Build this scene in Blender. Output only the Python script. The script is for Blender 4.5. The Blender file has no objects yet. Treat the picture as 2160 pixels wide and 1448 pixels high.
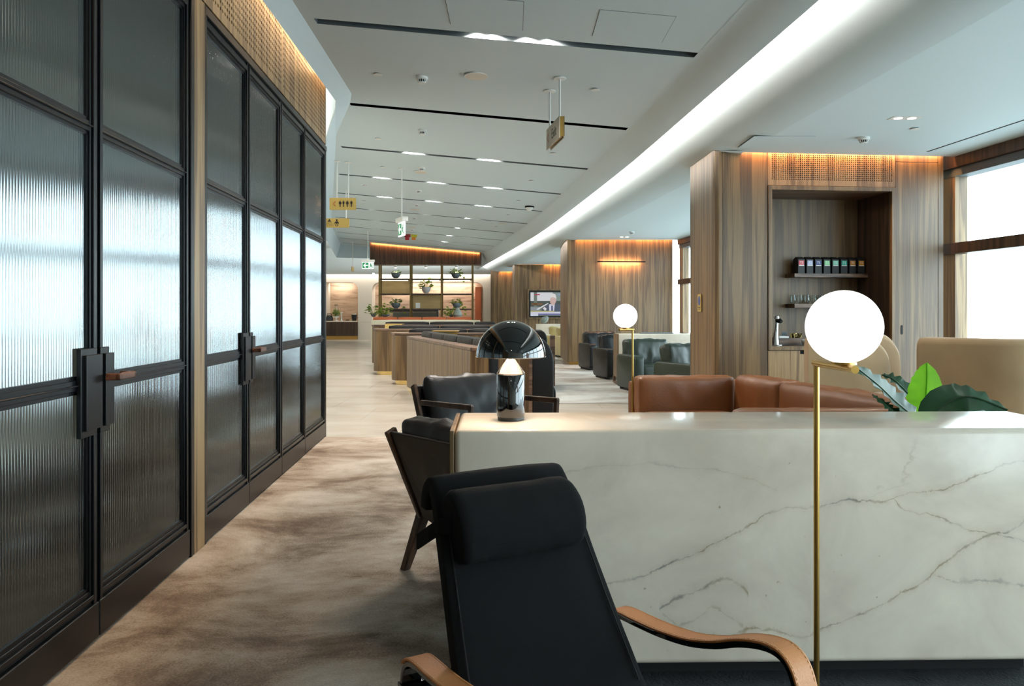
import bpy, bmesh, math, random
from mathutils import Vector, Matrix, noise as mnoise
random.seed(4)
PI = math.pi
F, CX, HY, CZ = 1650.0, 1080.0, 656.0, 1.3      # focal length in px, principal column, horizon row, eye height
sc = bpy.context.scene
# ------------------------------------------------------------------ camera, world, lights, exposure
cam = bpy.data.cameras.new('camera'); camo = bpy.data.objects.new('camera', cam)
sc.collection.objects.link(camo); sc.camera = camo
camo.location = (0, 0, CZ); camo.rotation_euler = (PI/2, 0, 0)
cam.sensor_width = 36; cam.lens = F/2160*36; cam.shift_y = -(724-HY)/2160
cam.clip_start = .05; cam.clip_end = 200
sc.view_settings.view_transform = 'Standard'; sc.view_settings.look = 'None'
sc.view_settings.gamma = 1; sc.view_settings.use_curve_mapping = False
sc.view_settings.exposure = 0.10
cy = sc.cycles
cy.max_bounces = 7; cy.diffuse_bounces = 4; cy.glossy_bounces = 4; cy.transmission_bounces = 6; cy.transparent_max_bounces = 6
cy.caustics_reflective = False; cy.caustics_refractive = False
cy.sample_clamp_indirect = 6; cy.use_adaptive_sampling = True; cy.adaptive_threshold = .02
cy.use_denoising = True
W = bpy.data.worlds.new('sky'); sc.world = W; W.use_nodes = True
wn = W.node_tree.nodes; wl = W.node_tree.links
bg = wn['Background']
tc = wn.new('ShaderNodeTexCoord'); sx = wn.new('ShaderNodeSeparateXYZ'); wr = wn.new('ShaderNodeValToRGB')
wl.new(tc.outputs['Generated'], sx.inputs[0]); 
mr = wn.new('ShaderNodeMapRange'); mr.inputs[1].default_value = -1; mr.inputs[2].default_value = 1
wl.new(sx.outputs[2], mr.inputs[0]); wl.new(mr.outputs[0], wr.inputs[0])
wr.color_ramp.elements[0].position = .36; wr.color_ramp.elements[0].color = (.36, .46, .50, 1)
wr.color_ramp.elements[1].position = .49; wr.color_ramp.elements[1].color = (.74, .91, 1.0, 1)
wl.new(wr.outputs[0], bg.inputs[0]); bg.inputs[1].default_value = 10
WARM = (1.0, .64, .34); WARMW = (1.0, .90, .80)
def area(name, loc, direction, sx_, sy_, power, col=WARM, along=None, spread=PI):
    l = bpy.data.lights.new(name, 'AREA'); l.shape = 'RECTANGLE'; l.size = sx_; l.size_y = sy_
    l.energy = power; l.color = col; l.spread = spread
    o = bpy.data.objects.new(name, l); sc.collection.objects.link(o)
    z = -Vector(direction).normalized()
    x = Vector(along).normalized() if along is not None else z.orthogonal().normalized()
    z = (z - x*x.dot(z)).normalized(); y = z.cross(x)
    o.matrix_world = Matrix.Translation(loc) @ Matrix((x, y, z)).transposed().to_4x4()
    return o
def portal(a, b, z0, z1):
    a = Vector(a); b = Vector(b); m = (a+b)/2; d = (b-a)
    n = Vector((-d.y, d.x, 0)).normalized()
    if n.x > 0: n = -n
    o = area('window_daylight_portal', (m.x, m.y, (z0+z1)/2), n, d.length, z1-z0, 1, (1, 1, 1), along=(d.x, d.y, 0))
    o.data.cycles.is_portal = True
def WX(y): return -1.482-.0575*y              # left glazed wall line
def GX(y): return 4.95-.09*(y-8.9)            # window wall line
for y0, y1 in ((-4.8, 2), (2, 8.7), (9.7, 18.7), (21, 28)):
    portal((GX(y0)+.12, y0, 0), (GX(y1)+.12, y1, 0), .08, 2.9)
EXTRA = []
# ------------------------------------------------------------------ node materials
def newmat(name):
    m = bpy.data.materials.new(name); m.use_nodes = True
    return m, m.node_tree.nodes, m.node_tree.links, m.node_tree.nodes['Principled BSDF']
def srgb(r, g, b):
    f = lambda c: (c/255/12.92 if c/255 <= .04045 else ((c/255+.055)/1.055)**2.4)
    return (f(r), f(g), f(b), 1)
def plain(name, col, rough=.5, metal=0, bump=0, bscale=200, coat=0, var=0, spec=None, sheen=0):
    m, n, l, p = newmat(name)
    p.inputs['Base Color'].default_value = col; p.inputs['Roughness'].default_value = rough
    p.inputs['Metallic'].default_value = metal; p.inputs['Coat Weight'].default_value = coat
    if spec is not None: p.inputs['Specular IOR Level'].default_value = spec
    if sheen: p.inputs['Sheen Weight'].default_value = sheen
    t = n.new('ShaderNodeTexCoord'); x = n.new('ShaderNodeTexNoise'); x.inputs['Scale'].default_value = bscale
    x.inputs['Detail'].default_value = 4
    l.new(t.outputs['Object'], x.inputs['Vector'])
    if bump:
        b = n.new('ShaderNodeBump'); b.inputs['Strength'].default_value = bump; b.inputs['Distance'].default_value = .004
        l.new(x.outputs['Fac'], b.inputs['Height']); l.new(b.outputs[0], p.inputs['Normal'])
    if var:
        r = n.new('ShaderNodeMix'); r.data_type = 'RGBA'
        y = n.new('ShaderNodeTexNoise'); y.inputs['Scale'].default_value = bscale*.06; y.inputs['Detail'].default_value = 5
        l.new(t.outputs['Object'], y.inputs['Vector']); l.new(y.outputs['Fac'], r.inputs[0])
        r.inputs[6].default_value = tuple(c*(1-var) for c in col[:3])+(1,); r.inputs[7].default_value = tuple(min(1, c*(1+var)) for c in col[:3])+(1,)
        l.new(r.outputs[2], p.inputs['Base Color'])
    return m
def emit(name, col, strength):
    m, n, l, p = newmat(name)
    b_ = .8 if 'globe' in name else .02
    p.inputs['Base Color'].default_value = (b_, b_, b_, 1)
    p.inputs['Emission Color'].default_value = col; p.inputs['Emission Strength'].default_value = strength
    return m
def wood(name, dark, mid, light, axis=2, rough=.42, s=1.0):
    m, n, l, p = newmat(name)
    t = n.new('ShaderNodeTexCoord'); mp = n.new('ShaderNodeMapping'); mp2 = n.new('ShaderNodeMapping')
    a = [15*s, 15*s, 15*s]; a[axis] = .55*s; b = [150, 150, 150]; b[axis] = 2.2
    mp.inputs['Scale'].default_value = a; mp2.inputs['Scale'].default_value = b
    l.new(t.outputs['Object'], mp.inputs[0]); l.new(t.outputs['Object'], mp2.inputs[0])
    n1 = n.new('ShaderNodeTexNoise'); n1.inputs['Scale'].default_value = 1.0; n1.inputs['Detail'].default_value = 3; n1.inputs['Distortion'].default_value = .6
    l.new(mp.outputs[0], n1.inputs['Vector'])
    # growth rings: sine of the noise field gives cathedral figure
    mu = n.new('ShaderNodeMath'); mu.operation = 'MULTIPLY'; mu.inputs[1].default_value = 26
    si = n.new('ShaderNodeMath'); si.operation = 'SINE'
    l.new(n1.outputs['Fac'], mu.inputs[0]); l.new(mu.outputs[0], si.inputs[0])
    n2 = n.new('ShaderNodeTexNoise'); n2.inputs['Scale'].default_value = 1.0; n2.inputs['Detail'].default_value = 4
    l.new(mp2.outputs[0], n2.inputs['Vector'])
    a1 = n.new('ShaderNodeMath'); a1.operation = 'MULTIPLY_ADD'; a1.inputs[1].default_value = .055
    l.new(si.outputs[0], a1.inputs[0]); l.new(n1.outputs['Fac'], a1.inputs[2])
    a2 = n.new('ShaderNodeMath'); a2.operation = 'MULTIPLY_ADD'; a2.inputs[1].default_value = .50
    l.new(n2.outputs['Fac'], a2.inputs[0]); l.new(a1.outputs[0], a2.inputs[2])
    r = n.new('ShaderNodeValToRGB'); e = r.color_ramp.elements
    e[0].position = .53; e[0].color = dark; e[1].position = .98; e[1].color = light
    k = e.new(.74); k.color = mid
    l.new(a2.outputs[0], r.inputs[0]); l.new(r.outputs[0], p.inputs['Base Color'])
    p.inputs['Roughness'].default_value = rough
    bu = n.new('ShaderNodeBump'); bu.inputs['Strength'].default_value = .12; bu.inputs['Distance'].default_value = .002
    l.new(n2.outputs['Fac'], bu.inputs['Height']); l.new(bu.outputs[0], p.inputs['Normal'])
    return m
def streaked(name, cols, scale, rough, detail=6, dist=.4, fine=0, bump=.0, coat=0):
    m, n, l, p = newmat(name)
    t = n.new('ShaderNodeTexCoord'); mp = n.new('ShaderNodeMapping'); mp.inputs['Scale'].default_value = scale
    l.new(t.outputs['Object'], mp.inputs[0])
    x = n.new('ShaderNodeTexNoise'); x.inputs['Scale'].default_value = 1; x.inputs['Detail'].default_value = detail; x.inputs['Distortion'].default_value = dist
    x.inputs['Roughness'].default_value = .67
    l.new(mp.outputs[0], x.inputs['Vector'])
    r = n.new('ShaderNodeValToRGB'); e = r.color_ramp.elements
    e[0].position = cols[0][0]; e[0].color = cols[0][1]; e[1].position = cols[-1][0]; e[1].color = cols[-1][1]
    for q, c in cols[1:-1]: k = e.new(q); k.color = c
    src = x.outputs['Fac']
    if fine:
        y = n.new('ShaderNodeTexNoise'); y.inputs['Scale'].default_value = 110; y.inputs['Detail'].default_value = 4
        l.new(t.outputs['Object'], y.inputs['Vector'])
        a = n.new('ShaderNodeMath'); a.operation = 'MULTIPLY_ADD'; a.inputs[1].default_value = fine
        l.new(y.outputs['Fac'], a.inputs[0]); l.new(src, a.inputs[2]); src = a.outputs[0]
    l.new(src, r.inputs[0]); l.new(r.outputs[0], p.inputs['Base Color'])
    p.inputs['Roughness'].default_value = rough; p.inputs['Coat Weight'].default_value = coat
    if bump:
        b = n.new('ShaderNodeBump'); b.inputs['Strength'].default_value = bump; b.inputs['Distance'].default_value = .01
        l.new(src, b.inputs['Height']); l.new(b.outputs[0], p.inputs['Normal'])
    return m
M = {}
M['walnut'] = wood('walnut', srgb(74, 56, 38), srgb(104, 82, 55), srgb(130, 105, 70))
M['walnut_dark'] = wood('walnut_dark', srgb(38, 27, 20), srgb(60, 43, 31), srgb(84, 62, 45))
M['booth'] = plain('booth_black_leather', srgb(13, 15, 18), .55, bump=.1, bscale=120, spec=.25)
M['walnut_flat'] = wood('walnut_flat', srgb(48, 35, 28), srgb(92, 70, 56), srgb(128, 102, 82), axis=0)
M['walnut_gold'] = wood('walnut_gold', srgb(88, 68, 46), srgb(130, 104, 72), srgb(160, 134, 96))
M['teak_red'] = wood('teak_red', srgb(52, 30, 20), srgb(98, 60, 42), srgb(126, 82, 60), axis=1)
M['ceil'] = plain('ceiling_paint', srgb(208, 224, 230), .75, bump=.02, bscale=60)
M['cream'] = plain('cream_panel', srgb(214, 206, 192), .6, bump=.02, bscale=60)
M['blackmetal'] = plain('black_powdercoat', srgb(11, 13, 15), .34, spec=.35)
M['slot'] = plain('slot_grey', srgb(96, 106, 112), .6)
M['dark'] = plain('dark_void', srgb(14, 14, 15), .8)
M['brass'] = plain('brushed_brass', srgb(196, 158, 88), .3, metal=1, bump=.03, bscale=400)
M['bronze'] = plain('bronze', srgb(122, 104, 66), .38, metal=1)
M['brassmirror'] = plain('polished_brass', srgb(222, 196, 130), .08, metal=1)
M['chrome'] = plain('chrome', srgb(225, 225, 225), .07, metal=1)
M['steel'] = plain('dark_steel', srgb(60, 62, 62), .4, metal=.8)
M['gloss'] = plain('black_lacquer', srgb(5, 5, 6), .06, coat=1)
M['polish'] = plain('polished_cone', srgb(236, 214, 196), .12, metal=1)
M['leather'] = plain('black_leather', srgb(9, 10, 12), .38, bump=.25, bscale=120, var=.15, spec=.33)
M['leather_br'] = plain('dark_brown_leather', srgb(20, 16, 14), .5, bump=.2, bscale=120, var=.15)
M['green'] = plain('green_leather', srgb(38, 48, 38), .36, bump=.35, bscale=120, var=.15)
M['tan'] = plain('tan_leather', srgb(114, 68, 34), .40, bump=.25, bscale=70, var=.25)
M['strap'] = plain('tan_strap_leather', srgb(206, 136, 80), .5, bump=.15, bscale=200, var=.06)
M['fabric'] = plain('black_canvas', srgb(7, 8, 9), .95, bump=.5, bscale=900, spec=.25)
M['stitch'] = plain('stitching', srgb(226, 180, 130), .7)
M['velvet'] = plain('tan_velvet', srgb(146, 120, 86), .85, bump=.1, bscale=60, var=.30, sheen=.25)
M['velvet_y'] = plain('yellow_velvet', srgb(186, 168, 112), .8, bump=.1, bscale=60, var=.14, sheen=.5)
M['terracotta'] = plain('terracotta_leather', srgb(176, 92, 52), .5)
M['creampaint'] = plain('cream_upholstery', srgb(200, 200, 178), .6)
M['white'] = plain('white_plastic', srgb(228, 230, 228), .4)
M['pot'] = plain('grey_ceramic', srgb(98, 106, 110), .45, bump=.05, bscale=80)
M['potw'] = plain('white_ceramic', srgb(186, 182, 180), .5)
M['tint'] = plain('black_card', srgb(24, 26, 28), .55)
M['ink'] = plain('black_ink', srgb(16, 16, 16), .6)
M['red'] = plain('red_print', srgb(180, 30, 40), .6)
M['paper'] = plain('paper_label', srgb(236, 236, 232), .7)
M['grey'] = plain('grey_stone', srgb(128, 136, 130), .7, bump=.3, bscale=20, var=.25)
M['signgold'] = plain('gold_sign', srgb(190, 164, 92), .42, metal=.35)
M['signbeige'] = plain('beige_sign', srgb(170, 164, 148), .5)
M['carpet'] = streaked('brown_carpet', [(.44, srgb(88, 71, 57)), (.525, srgb(120, 104, 89)), (.60, srgb(152, 139, 124)), (.74, srgb(184, 175, 164))],
                       (1.15, 1.5, 1), .95, detail=12, dist=.35, fine=.20, bump=.6)
M['carpet_far'] = streaked('grey_carpet', [(.36, srgb(112, 98, 84)), (.46, srgb(150, 144, 136)), (.62, srgb(186, 186, 182))],
                       (.7, 1.2, 1), .95, detail=8, dist=.4, fine=.05)
M['carpet_shade'] = streaked('carpet_shade_dark', [(.4, srgb(20, 21, 23)), (.7, srgb(46, 48, 50))], (6, 6, 6), .95, fine=.4, bump=.8)
M['stonefloor'] = streaked('travertine_floor', [(.25, srgb(158, 148, 137)), (.48, srgb(182, 174, 163)), (.64, srgb(192, 186, 176)), (.85, srgb(176, 166, 151))],
                       (.8, 1.9, 1), .25, detail=9, dist=.3)
M['stonewall'] = streaked('striped_travertine', [(.3, srgb(120, 96, 78)), (.44, srgb(178, 150, 126)), (.7, srgb(206, 182, 156))],
                       (.9, .9, 8), .5, detail=7, dist=.5)
M['yellowpanel'] = streaked('yellow_backed_panel', [(.3, srgb(196, 164, 110)), (.7, srgb(214, 186, 132))], (2, 2, 9), .5)
def marble():
    m, n, l, p = newmat('veined_marble')
    t = n.new('ShaderNodeTexCoord'); sp = n.new('ShaderNodeSeparateXYZ'); l.new(t.outputs['Object'], sp.inputs[0])
    def math_(op, a, b=None, c=None):
        x = n.new('ShaderNodeMath'); x.operation = op
        for i, v in enumerate((a, b, c)):
            if v is None: continue
            if isinstance(v, (int, float)): x.inputs[i].default_value = v
            else: l.new(v, x.inputs[i])
        return x.outputs[0]
    def noise(scale, detail, rough=.6, dist=0, off=0):
        mp = n.new('ShaderNodeMapping'); mp.inputs['Location'].default_value = (off, off*.7, off*.3)
        l.new(t.outputs['Object'], mp.inputs[0])
        x = n.new('ShaderNodeTexNoise'); x.inputs['Scale'].default_value = scale; x.inputs['Detail'].default_value = detail
        x.inputs['Roughness'].default_value = rough; x.inputs['Distortion'].default_value = dist
        l.new(mp.outputs[0], x.inputs['Vector']); return x.outputs['Fac']
    X, Y, Z = sp.outputs[0], sp.outputs[1], sp.outputs[2]
    big = noise(2.2, 5, .62, .3); fine = noise(11, 5, .65, .2, 3)
    w = math_('ADD', math_('MULTIPLY', math_('SUBTRACT', big, .5), .34), math_('MULTIPLY', math_('SUBTRACT', fine, .5), .10))
    tot = None
    # long veins: height of each vein along the slab is a curve, roughened by noise
    def curve(pts):
        nd = n.new('ShaderNodeFloatCurve'); c = nd.mapping.curves[0]; nd.mapping.use_clip = False
        q = [(((1360+a_/2.7-1080)/F*2.7+.213)/2.4, 1.3-(862+b_/2.7-656)/F*2.7) for a_, b_ in pts]
        c.points[0].location = q[0]; c.points[1].location = q[-1]
        for p_ in q[1:-1]: c.points.new(*p_)
        for p_ in c.points: p_.handle_type = 'VECTOR'
        nd.mapping.update(); l.new(math_('DIVIDE', X, 2.4), nd.inputs['Value']); return nd.outputs[0], q[0][0]*2.4, q[-1][0]*2.4
    w2 = math_('ADD', math_('MULTIPLY', math_('SUBTRACT', noise(7, 6, .7, .2), .5), .05), math_('MULTIPLY', math_('SUBTRACT', fine, .5), .03))
    wmod = math_('MAXIMUM', .12, math_('MULTIPLY', math_('SUBTRACT', noise(26, 5, .7, 0, 13), .36), 6.5))
    for pts, wd, st in (([(-1100, 1080), (-700, 1150), (-350, 1020), (0, 945), (120, 890), (300, 810), (450, 735), (620, 660), (720, 595), (870, 555), (960, 575), (1140, 520), (1350, 545), (1500, 495), (1620, 475), (1800, 430), (1920, 385), (2040, 340), (2300, 280)], .0042, .95),
                        ([(300, 1290), (480, 1300), (600, 1255), (740, 1270), (900, 1300), (1000, 1270), (1100, 1225), (1250, 1170), (1400, 1110), (1450, 1070), (1600, 1000), (1700, 900), (1850, 790), (1980, 725), (2090, 700), (2300, 600)], .0060, .9),
                        ([(1430, 530), (1480, 600), (1620, 605), (1750, 650), (1880, 700), (2060, 730), (2300, 800)], .0036, .8),
                        ([(80, 1140), (200, 1070), (330, 1020), (450, 965), (560, 1010), (590, 1060)], .0075, .8),
                        ([(100, 1170), (180, 1240), (260, 1215), (380, 1130), (440, 1160), (560, 1240)], .0070, .5),
                        ([(1650, 950), (1760, 1000), (1930, 985), (2160, 1010), (2300, 1030)], .0085, .55),
                        ([(-900, 420), (-300, 330), (20, 300), (160, 325), (400, 345), (600, 400), (760, 480)], .0040, .28)):
        cz, xa, xb = curve(pts)
        d = math_('SUBTRACT', math_('ADD', Z, w2), cz)
        v = math_('MAXIMUM', math_('SUBTRACT', 1.0, math_('DIVIDE', math_('ABSOLUTE', d), math_('MULTIPLY', wmod, wd*1.25))), 0.0)
        halo = math_('MULTIPLY', math_('MAXIMUM', math_('SUBTRACT', 1.0, math_('DIVIDE', math_('ABSOLUTE', d), wd*5)), 0.0), math_('MULTIPLY', fine, .34))
        v = math_('MAXIMUM', math_('MULTIPLY', v, .85), halo)
        v = math_('MULTIPLY', math_('MULTIPLY', v, math_('MULTIPLY', math_('GREATER_THAN', X, xa), math_('LESS_THAN', X, xb))), st)
        tot = v if tot is None else math_('MAXIMUM', tot, v)
    tot = math_('MULTIPLY', tot, math_('MINIMUM', 1.0, math_('MAXIMUM', 0.35, math_('MULTIPLY', math_('SUBTRACT', noise(9, 4, .6, 0, 7), .36), 5))))
    # wandering cracks and specks
    cr = math_('ABSOLUTE', math_('SUBTRACT', noise(1.7, 7, .55, .8, 11), .5))
    cr = math_('MAXIMUM', math_('SUBTRACT', 1.0, math_('MULTIPLY', cr, 90)), 0.0)
    cr = math_('MULTIPLY', cr, math_('MAXIMUM', 0.0, math_('MINIMUM', .5, math_('MULTIPLY', math_('SUBTRACT', noise(1.5, 2, .5, 0, 5), .60), 4))))
    sk = math_('MULTIPLY', math_('MAXIMUM', 0.0, math_('SUBTRACT', noise(38, 2, .4, 0, 2), .735)), 9)
    sk = math_('MULTIPLY', sk, math_('GREATER_THAN', noise(2.1, 2, .5, 0, 9), .5))
    f = math_('MINIMUM', .8, math_('MAXIMUM', math_('MAXIMUM', tot, cr), sk))
    base = n.new('ShaderNodeValToRGB'); e = base.color_ramp.elements
    e[0].position = .35; e[0].color = srgb(218, 204, 187); e[1].position = .65; e[1].color = srgb(240, 228, 210)
    l.new(noise(2.5, 6, .6, .5, 4), base.inputs[0])
    vc = n.new('ShaderNodeValToRGB'); e = vc.color_ramp.elements
    e[0].position = .38; e[0].color = srgb(96, 96, 92); e[1].position = .50; e[1].color = srgb(150, 124, 86)
    l.new(noise(2.6, 2, .5, 0, 1), vc.inputs[0])
    mx = n.new('ShaderNodeMix'); mx.data_type = 'RGBA'
    l.new(f, mx.inputs[0]); l.new(base.outputs[0], mx.inputs[6]); l.new(vc.outputs[0], mx.inputs[7])
    l.new(mx.outputs[2], p.inputs['Base Color']); p.inputs['Roughness'].default_value = .16
    return m
M['marble'] = marble()
def facing(n, l, f0, f1, pw):      # two-sided Schlick-like reflectance
    w = n.new('ShaderNodeLayerWeight'); w.inputs[0].default_value = .5
    a = n.new('ShaderNodeMath'); a.operation = 'POWER'; a.inputs[1].default_value = pw; l.new(w.outputs['Facing'], a.inputs[0])
    b = n.new('ShaderNodeMath'); b.operation = 'MULTIPLY_ADD'; b.inputs[1].default_value = f1-f0; b.inputs[2].default_value = f0
    l.new(a.outputs[0], b.inputs[0]); return b.outputs[0]
def reeded():
    m, n, l, p = newmat('reeded_glass'); n.remove(p); out = n['Material Output']
    g = n.new('ShaderNodeBsdfGlossy'); g.inputs['Roughness'].default_value = .08; g.inputs['Color'].default_value = (.93, .98, 1, 1)
    r = n.new('ShaderNodeBsdfRefraction'); r.inputs['Roughness'].default_value = .22; r.inputs['IOR'].default_value = 1.25; r.inputs['Color'].default_value = (.55, .62, .60, 1)
    f = facing(n, l, .17, .95, 2.4)
    x = n.new('ShaderNodeMixShader'); l.new(f, x.inputs[0]); l.new(r.outputs[0], x.inputs[1]); l.new(g.outputs[0], x.inputs[2])
    l.new(x.outputs[0], out.inputs[0]); return m
M['reeded'] = reeded()
def clearglass():
    m, n, l, p = newmat('clear_glass'); n.remove(p); out = n['Material Output']
    g = n.new('ShaderNodeBsdfGlossy'); g.inputs['Roughness'].default_value = .02
    r = n.new('ShaderNodeBsdfTransparent'); r.inputs['Color'].default_value = (.93, .96, .95, 1)
    f = facing(n, l, .05, .9, 4.5)
    x = n.new('ShaderNodeMixShader'); l.new(f, x.inputs[0]); l.new(r.outputs[0], x.inputs[1]); l.new(g.outputs[0], x.inputs[2])
    l.new(x.outputs[0], out.inputs[0]); return m
M['glass'] = clearglass()
def leafmat(name, c1, c2, trans):
    m, n, l, p = newmat(name)
    t = n.new('ShaderNodeTexCoord'); x = n.new('ShaderNodeTexNoise'); x.inputs['Scale'].default_value = 14
    l.new(t.outputs['Object'], x.inputs['Vector']); r = n.new('ShaderNodeMix'); r.data_type = 'RGBA'
    l.new(x.outputs['Fac'], r.inputs[0]); r.inputs[6].default_value = c1; r.inputs[7].default_value = c2
    l.new(r.outputs[2], p.inputs['Base Color']); p.inputs['Roughness'].default_value = .35
    tr = n.new('ShaderNodeBsdfTranslucent'); l.new(r.outputs[2], tr.inputs[0])
    mx = n.new('ShaderNodeMixShader'); mx.inputs[0].default_value = trans
    l.new(p.outputs[0], mx.inputs[1]); l.new(tr.outputs[0], mx.inputs[2]); l.new(mx.outputs[0], n['Material Output'].inputs[0])
    return m
M['leafb'] = leafmat('bright_leaf', srgb(104, 170, 30), srgb(140, 206, 50), .5)
M['leafd'] = leafmat('dark_leaf', srgb(22, 52, 34), srgb(44, 80, 50), .15)
M['leafs'] = leafmat('shelf_leaf', srgb(70, 110, 40), srgb(170, 190, 70), .25)
M['globe'] = emit('lit_opal_globe', (1.0, .96, .91, 1), 1.1)
M['lampdisc'] = emit('downlight_disc', (1.0, .86, .70, 1), 14)
M['ledw'] = emit('shelf_led', (1.0, .84, .64, 1), 5)
M['exitgreen'] = emit('exit_green', srgb(0, 150, 84), .8)
M['exitwhite'] = emit('exit_white', (.95, 1, .98, 1), 1.1)
# ------------------------------------------------------------------ mesh helpers
class MB:
    def __init__(s): s.v = []; s.f = []
    def add(s, vs, fs):
        k = len(s.v); s.v += [tuple(v) for v in vs]; s.f += [tuple(i+k for i in f) for f in fs]; return s
    def box(s, x0, x1, y0, y1, z0, z1):
        return s.add([(x, y, z) for z in (z0, z1) for y in (y0, y1) for x in (x0, x1)],
                     [(0, 2, 3, 1), (4, 5, 7, 6), (0, 1, 5, 4), (2, 6, 7, 3), (0, 4, 6, 2), (1, 3, 7, 5)])
    def prism(s, poly, z0, z1):
        n = len(poly)
        return s.add([(x, y, z0) for x, y in poly]+[(x, y, z1) for x, y in poly],
                     [tuple(range(n-1, -1, -1)), tuple(range(n, 2*n))]+[(i, (i+1) % n, n+(i+1) % n, n+i) for i in range(n)])
    def extr(s, pts, d):        # closed 3-D polygon pushed along d
        n = len(pts); d = Vector(d)
        return s.add([tuple(p) for p in pts]+[tuple(Vector(p)+d) for p in pts],
                     [tuple(range(n-1, -1, -1)), tuple(range(n, 2*n))]+[(i, (i+1) % n, n+(i+1) % n, n+i) for i in range(n)])
    def tube(s, pts, r, n=12, cap=True):
        pts = [Vector(p) for p in pts]; rs = r if isinstance(r, (list, tuple)) else [r]*len(pts)
        ring = []; up = None
        for i, p in enumerate(pts):
            t = (pts[min(i+1, len(pts)-1)]-pts[max(i-1, 0)]).normalized()
            if up is None: up = t.orthogonal().normalized()
            up = (up-t*up.dot(t)).normalized(); b = t.cross(up)
            ring += [tuple(p+(up*math.cos(2*PI*k/n)+b*math.sin(2*PI*k/n))*rs[i]) for k in range(n)]
        fs = [(i*n+k, i*n+(k+1) % n, (i+1)*n+(k+1) % n, (i+1)*n+k) for i in range(len(pts)-1) for k in range(n)]
        if cap: fs += [tuple(range(n-1, -1, -1)), tuple((len(pts)-1)*n+k for k in range(n))]
        return s.add(ring, fs)
    def lathe(s, prof, c=(0, 0, 0), n=32):
        vs = [(c[0]+r*math.cos(2*PI*k/n), c[1]+r*math.sin(2*PI*k/n), c[2]+z) for r, z in prof for k in range(n)]
        fs = [(i*n+k, i*n+(k+1) % n, (i+1)*n+(k+1) % n, (i+1)*n+k) for i in range(len(prof)-1) for k in range(n)]
        return s.add(vs, fs)
    def strip(s, path, w, t):   # flat strap: path of (point, width vector, thickness vector)
        vs = []
        for p, wv, tv in path:
            p = Vector(p); wv = Vector(wv)*w/2; tv = Vector(tv)*t/2
            vs += [p-wv-tv, p+wv-tv, p+wv+tv, p-wv+tv]
        n = len(path); fs = [(i*4+k, i*4+(k+1) % 4, i*4+4+(k+1) % 4, i*4+4+k) for i in range(n-1) for k in range(4)]
        fs += [(3, 2, 1, 0), tuple((n-1)*4+k for k in range(4))]
        return s.add(vs, fs)
    def xf(s, m):
        s.v = [tuple(m @ Vector(v)) for v in s.v]; return s
def obj(name, mb, mat, parent=None, smooth=False, bevel=0, seg=2, sub=0, world=None, kind=None, label=None):
    me = bpy.data.meshes.new(name); me.from_pydata(mb.v, [], mb.f)
    if world is not None: me.transform(world.inverted())
    bm = bmesh.new(); bm.from_mesh(me)
    bmesh.ops.recalc_face_normals(bm, faces=bm.faces)
    if bevel:
        bmesh.ops.bevel(bm, geom=[e for e in bm.edges if len(e.link_faces) == 2 and e.calc_face_angle(0) > .5], offset=bevel, segments=seg, profile=.5, affect='EDGES', clamp_overlap=True)
    if smooth:
        for f in bm.faces: f.smooth = True
        for e in bm.edges:
            if len(e.link_faces) == 2 and e.calc_face_angle(0) > (.75 if smooth is True else smooth): e.smooth = False
    bm.to_mesh(me); bm.free()
    me.materials.append(M[mat] if isinstance(mat, str) else mat)
    o = bpy.data.objects.new(name, me); sc.collection.objects.link(o)
    if parent is not None: o.parent = parent
    if sub:
        q = o.modifiers.new('s', 'SUBSURF'); q.levels = sub; q.render_levels = sub
    if kind: o['kind'] = kind
    if label: o['label'] = label
    return o
def thing(name, label, cat, loc=(0, 0, 0), rz=0, group=None):
    o = bpy.data.objects.new(name, None); o.empty_display_size = .1; sc.collection.objects.link(o)
    o.location = loc; o.rotation_euler = (0, 0, rz); o['label'] = label; o['category'] = cat
    if group: o['group'] = group
    return o
def tag(o, label, cat, group=None):
    o['label'] = label; o['category'] = cat
    if group: o['group'] = group
    return o
def struct(name, mb=None, mat=None, **k):
    if mb is None:
        o = bpy.data.objects.new(name, None); sc.collection.objects.link(o)
    else: o = obj(name, mb, mat, **k)
    o['kind'] = 'structure'; return o
def mat_of(o):
    return Matrix.Translation(o.location) @ Matrix.Rotation(o.rotation_euler[2], 4, 'Z')
def part(name, mb, mat, t, world=False, **k):      # world=True: mb holds world coordinates
    root = t
    while root.parent: root = root.parent
    return obj(name, mb, mat, t, world=mat_of(root) if world else None, **k)
def copy_tree(o, parent=None):
    c = o.copy(); sc.collection.objects.link(c); c.parent = parent
    for ch in [q for q in o.children]: copy_tree(ch, c)
    return c
def P(px, py, Z): return Vector(((px-CX)/F*Z, Z, CZ+(HY-py)/F*Z))
def Fl(px, py):   # point on the floor seen at a pixel
    Z = F*CZ/(py-HY); return Vector(((px-CX)/F*Z, Z, 0))
def CE(x): return 3.35-.09*x                # tilted corridor ceiling
def Cl(px, py):
    a = (px-CX)/F; b = (HY-py)/F; Z = 2.05/(b+.09*a); return Vector((a*Z, Z, CE(a*Z)))
def RB(x0, x1, y0, y1, z0, z1): return MB().box(x0, x1, y0, y1, z0, z1)
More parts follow.
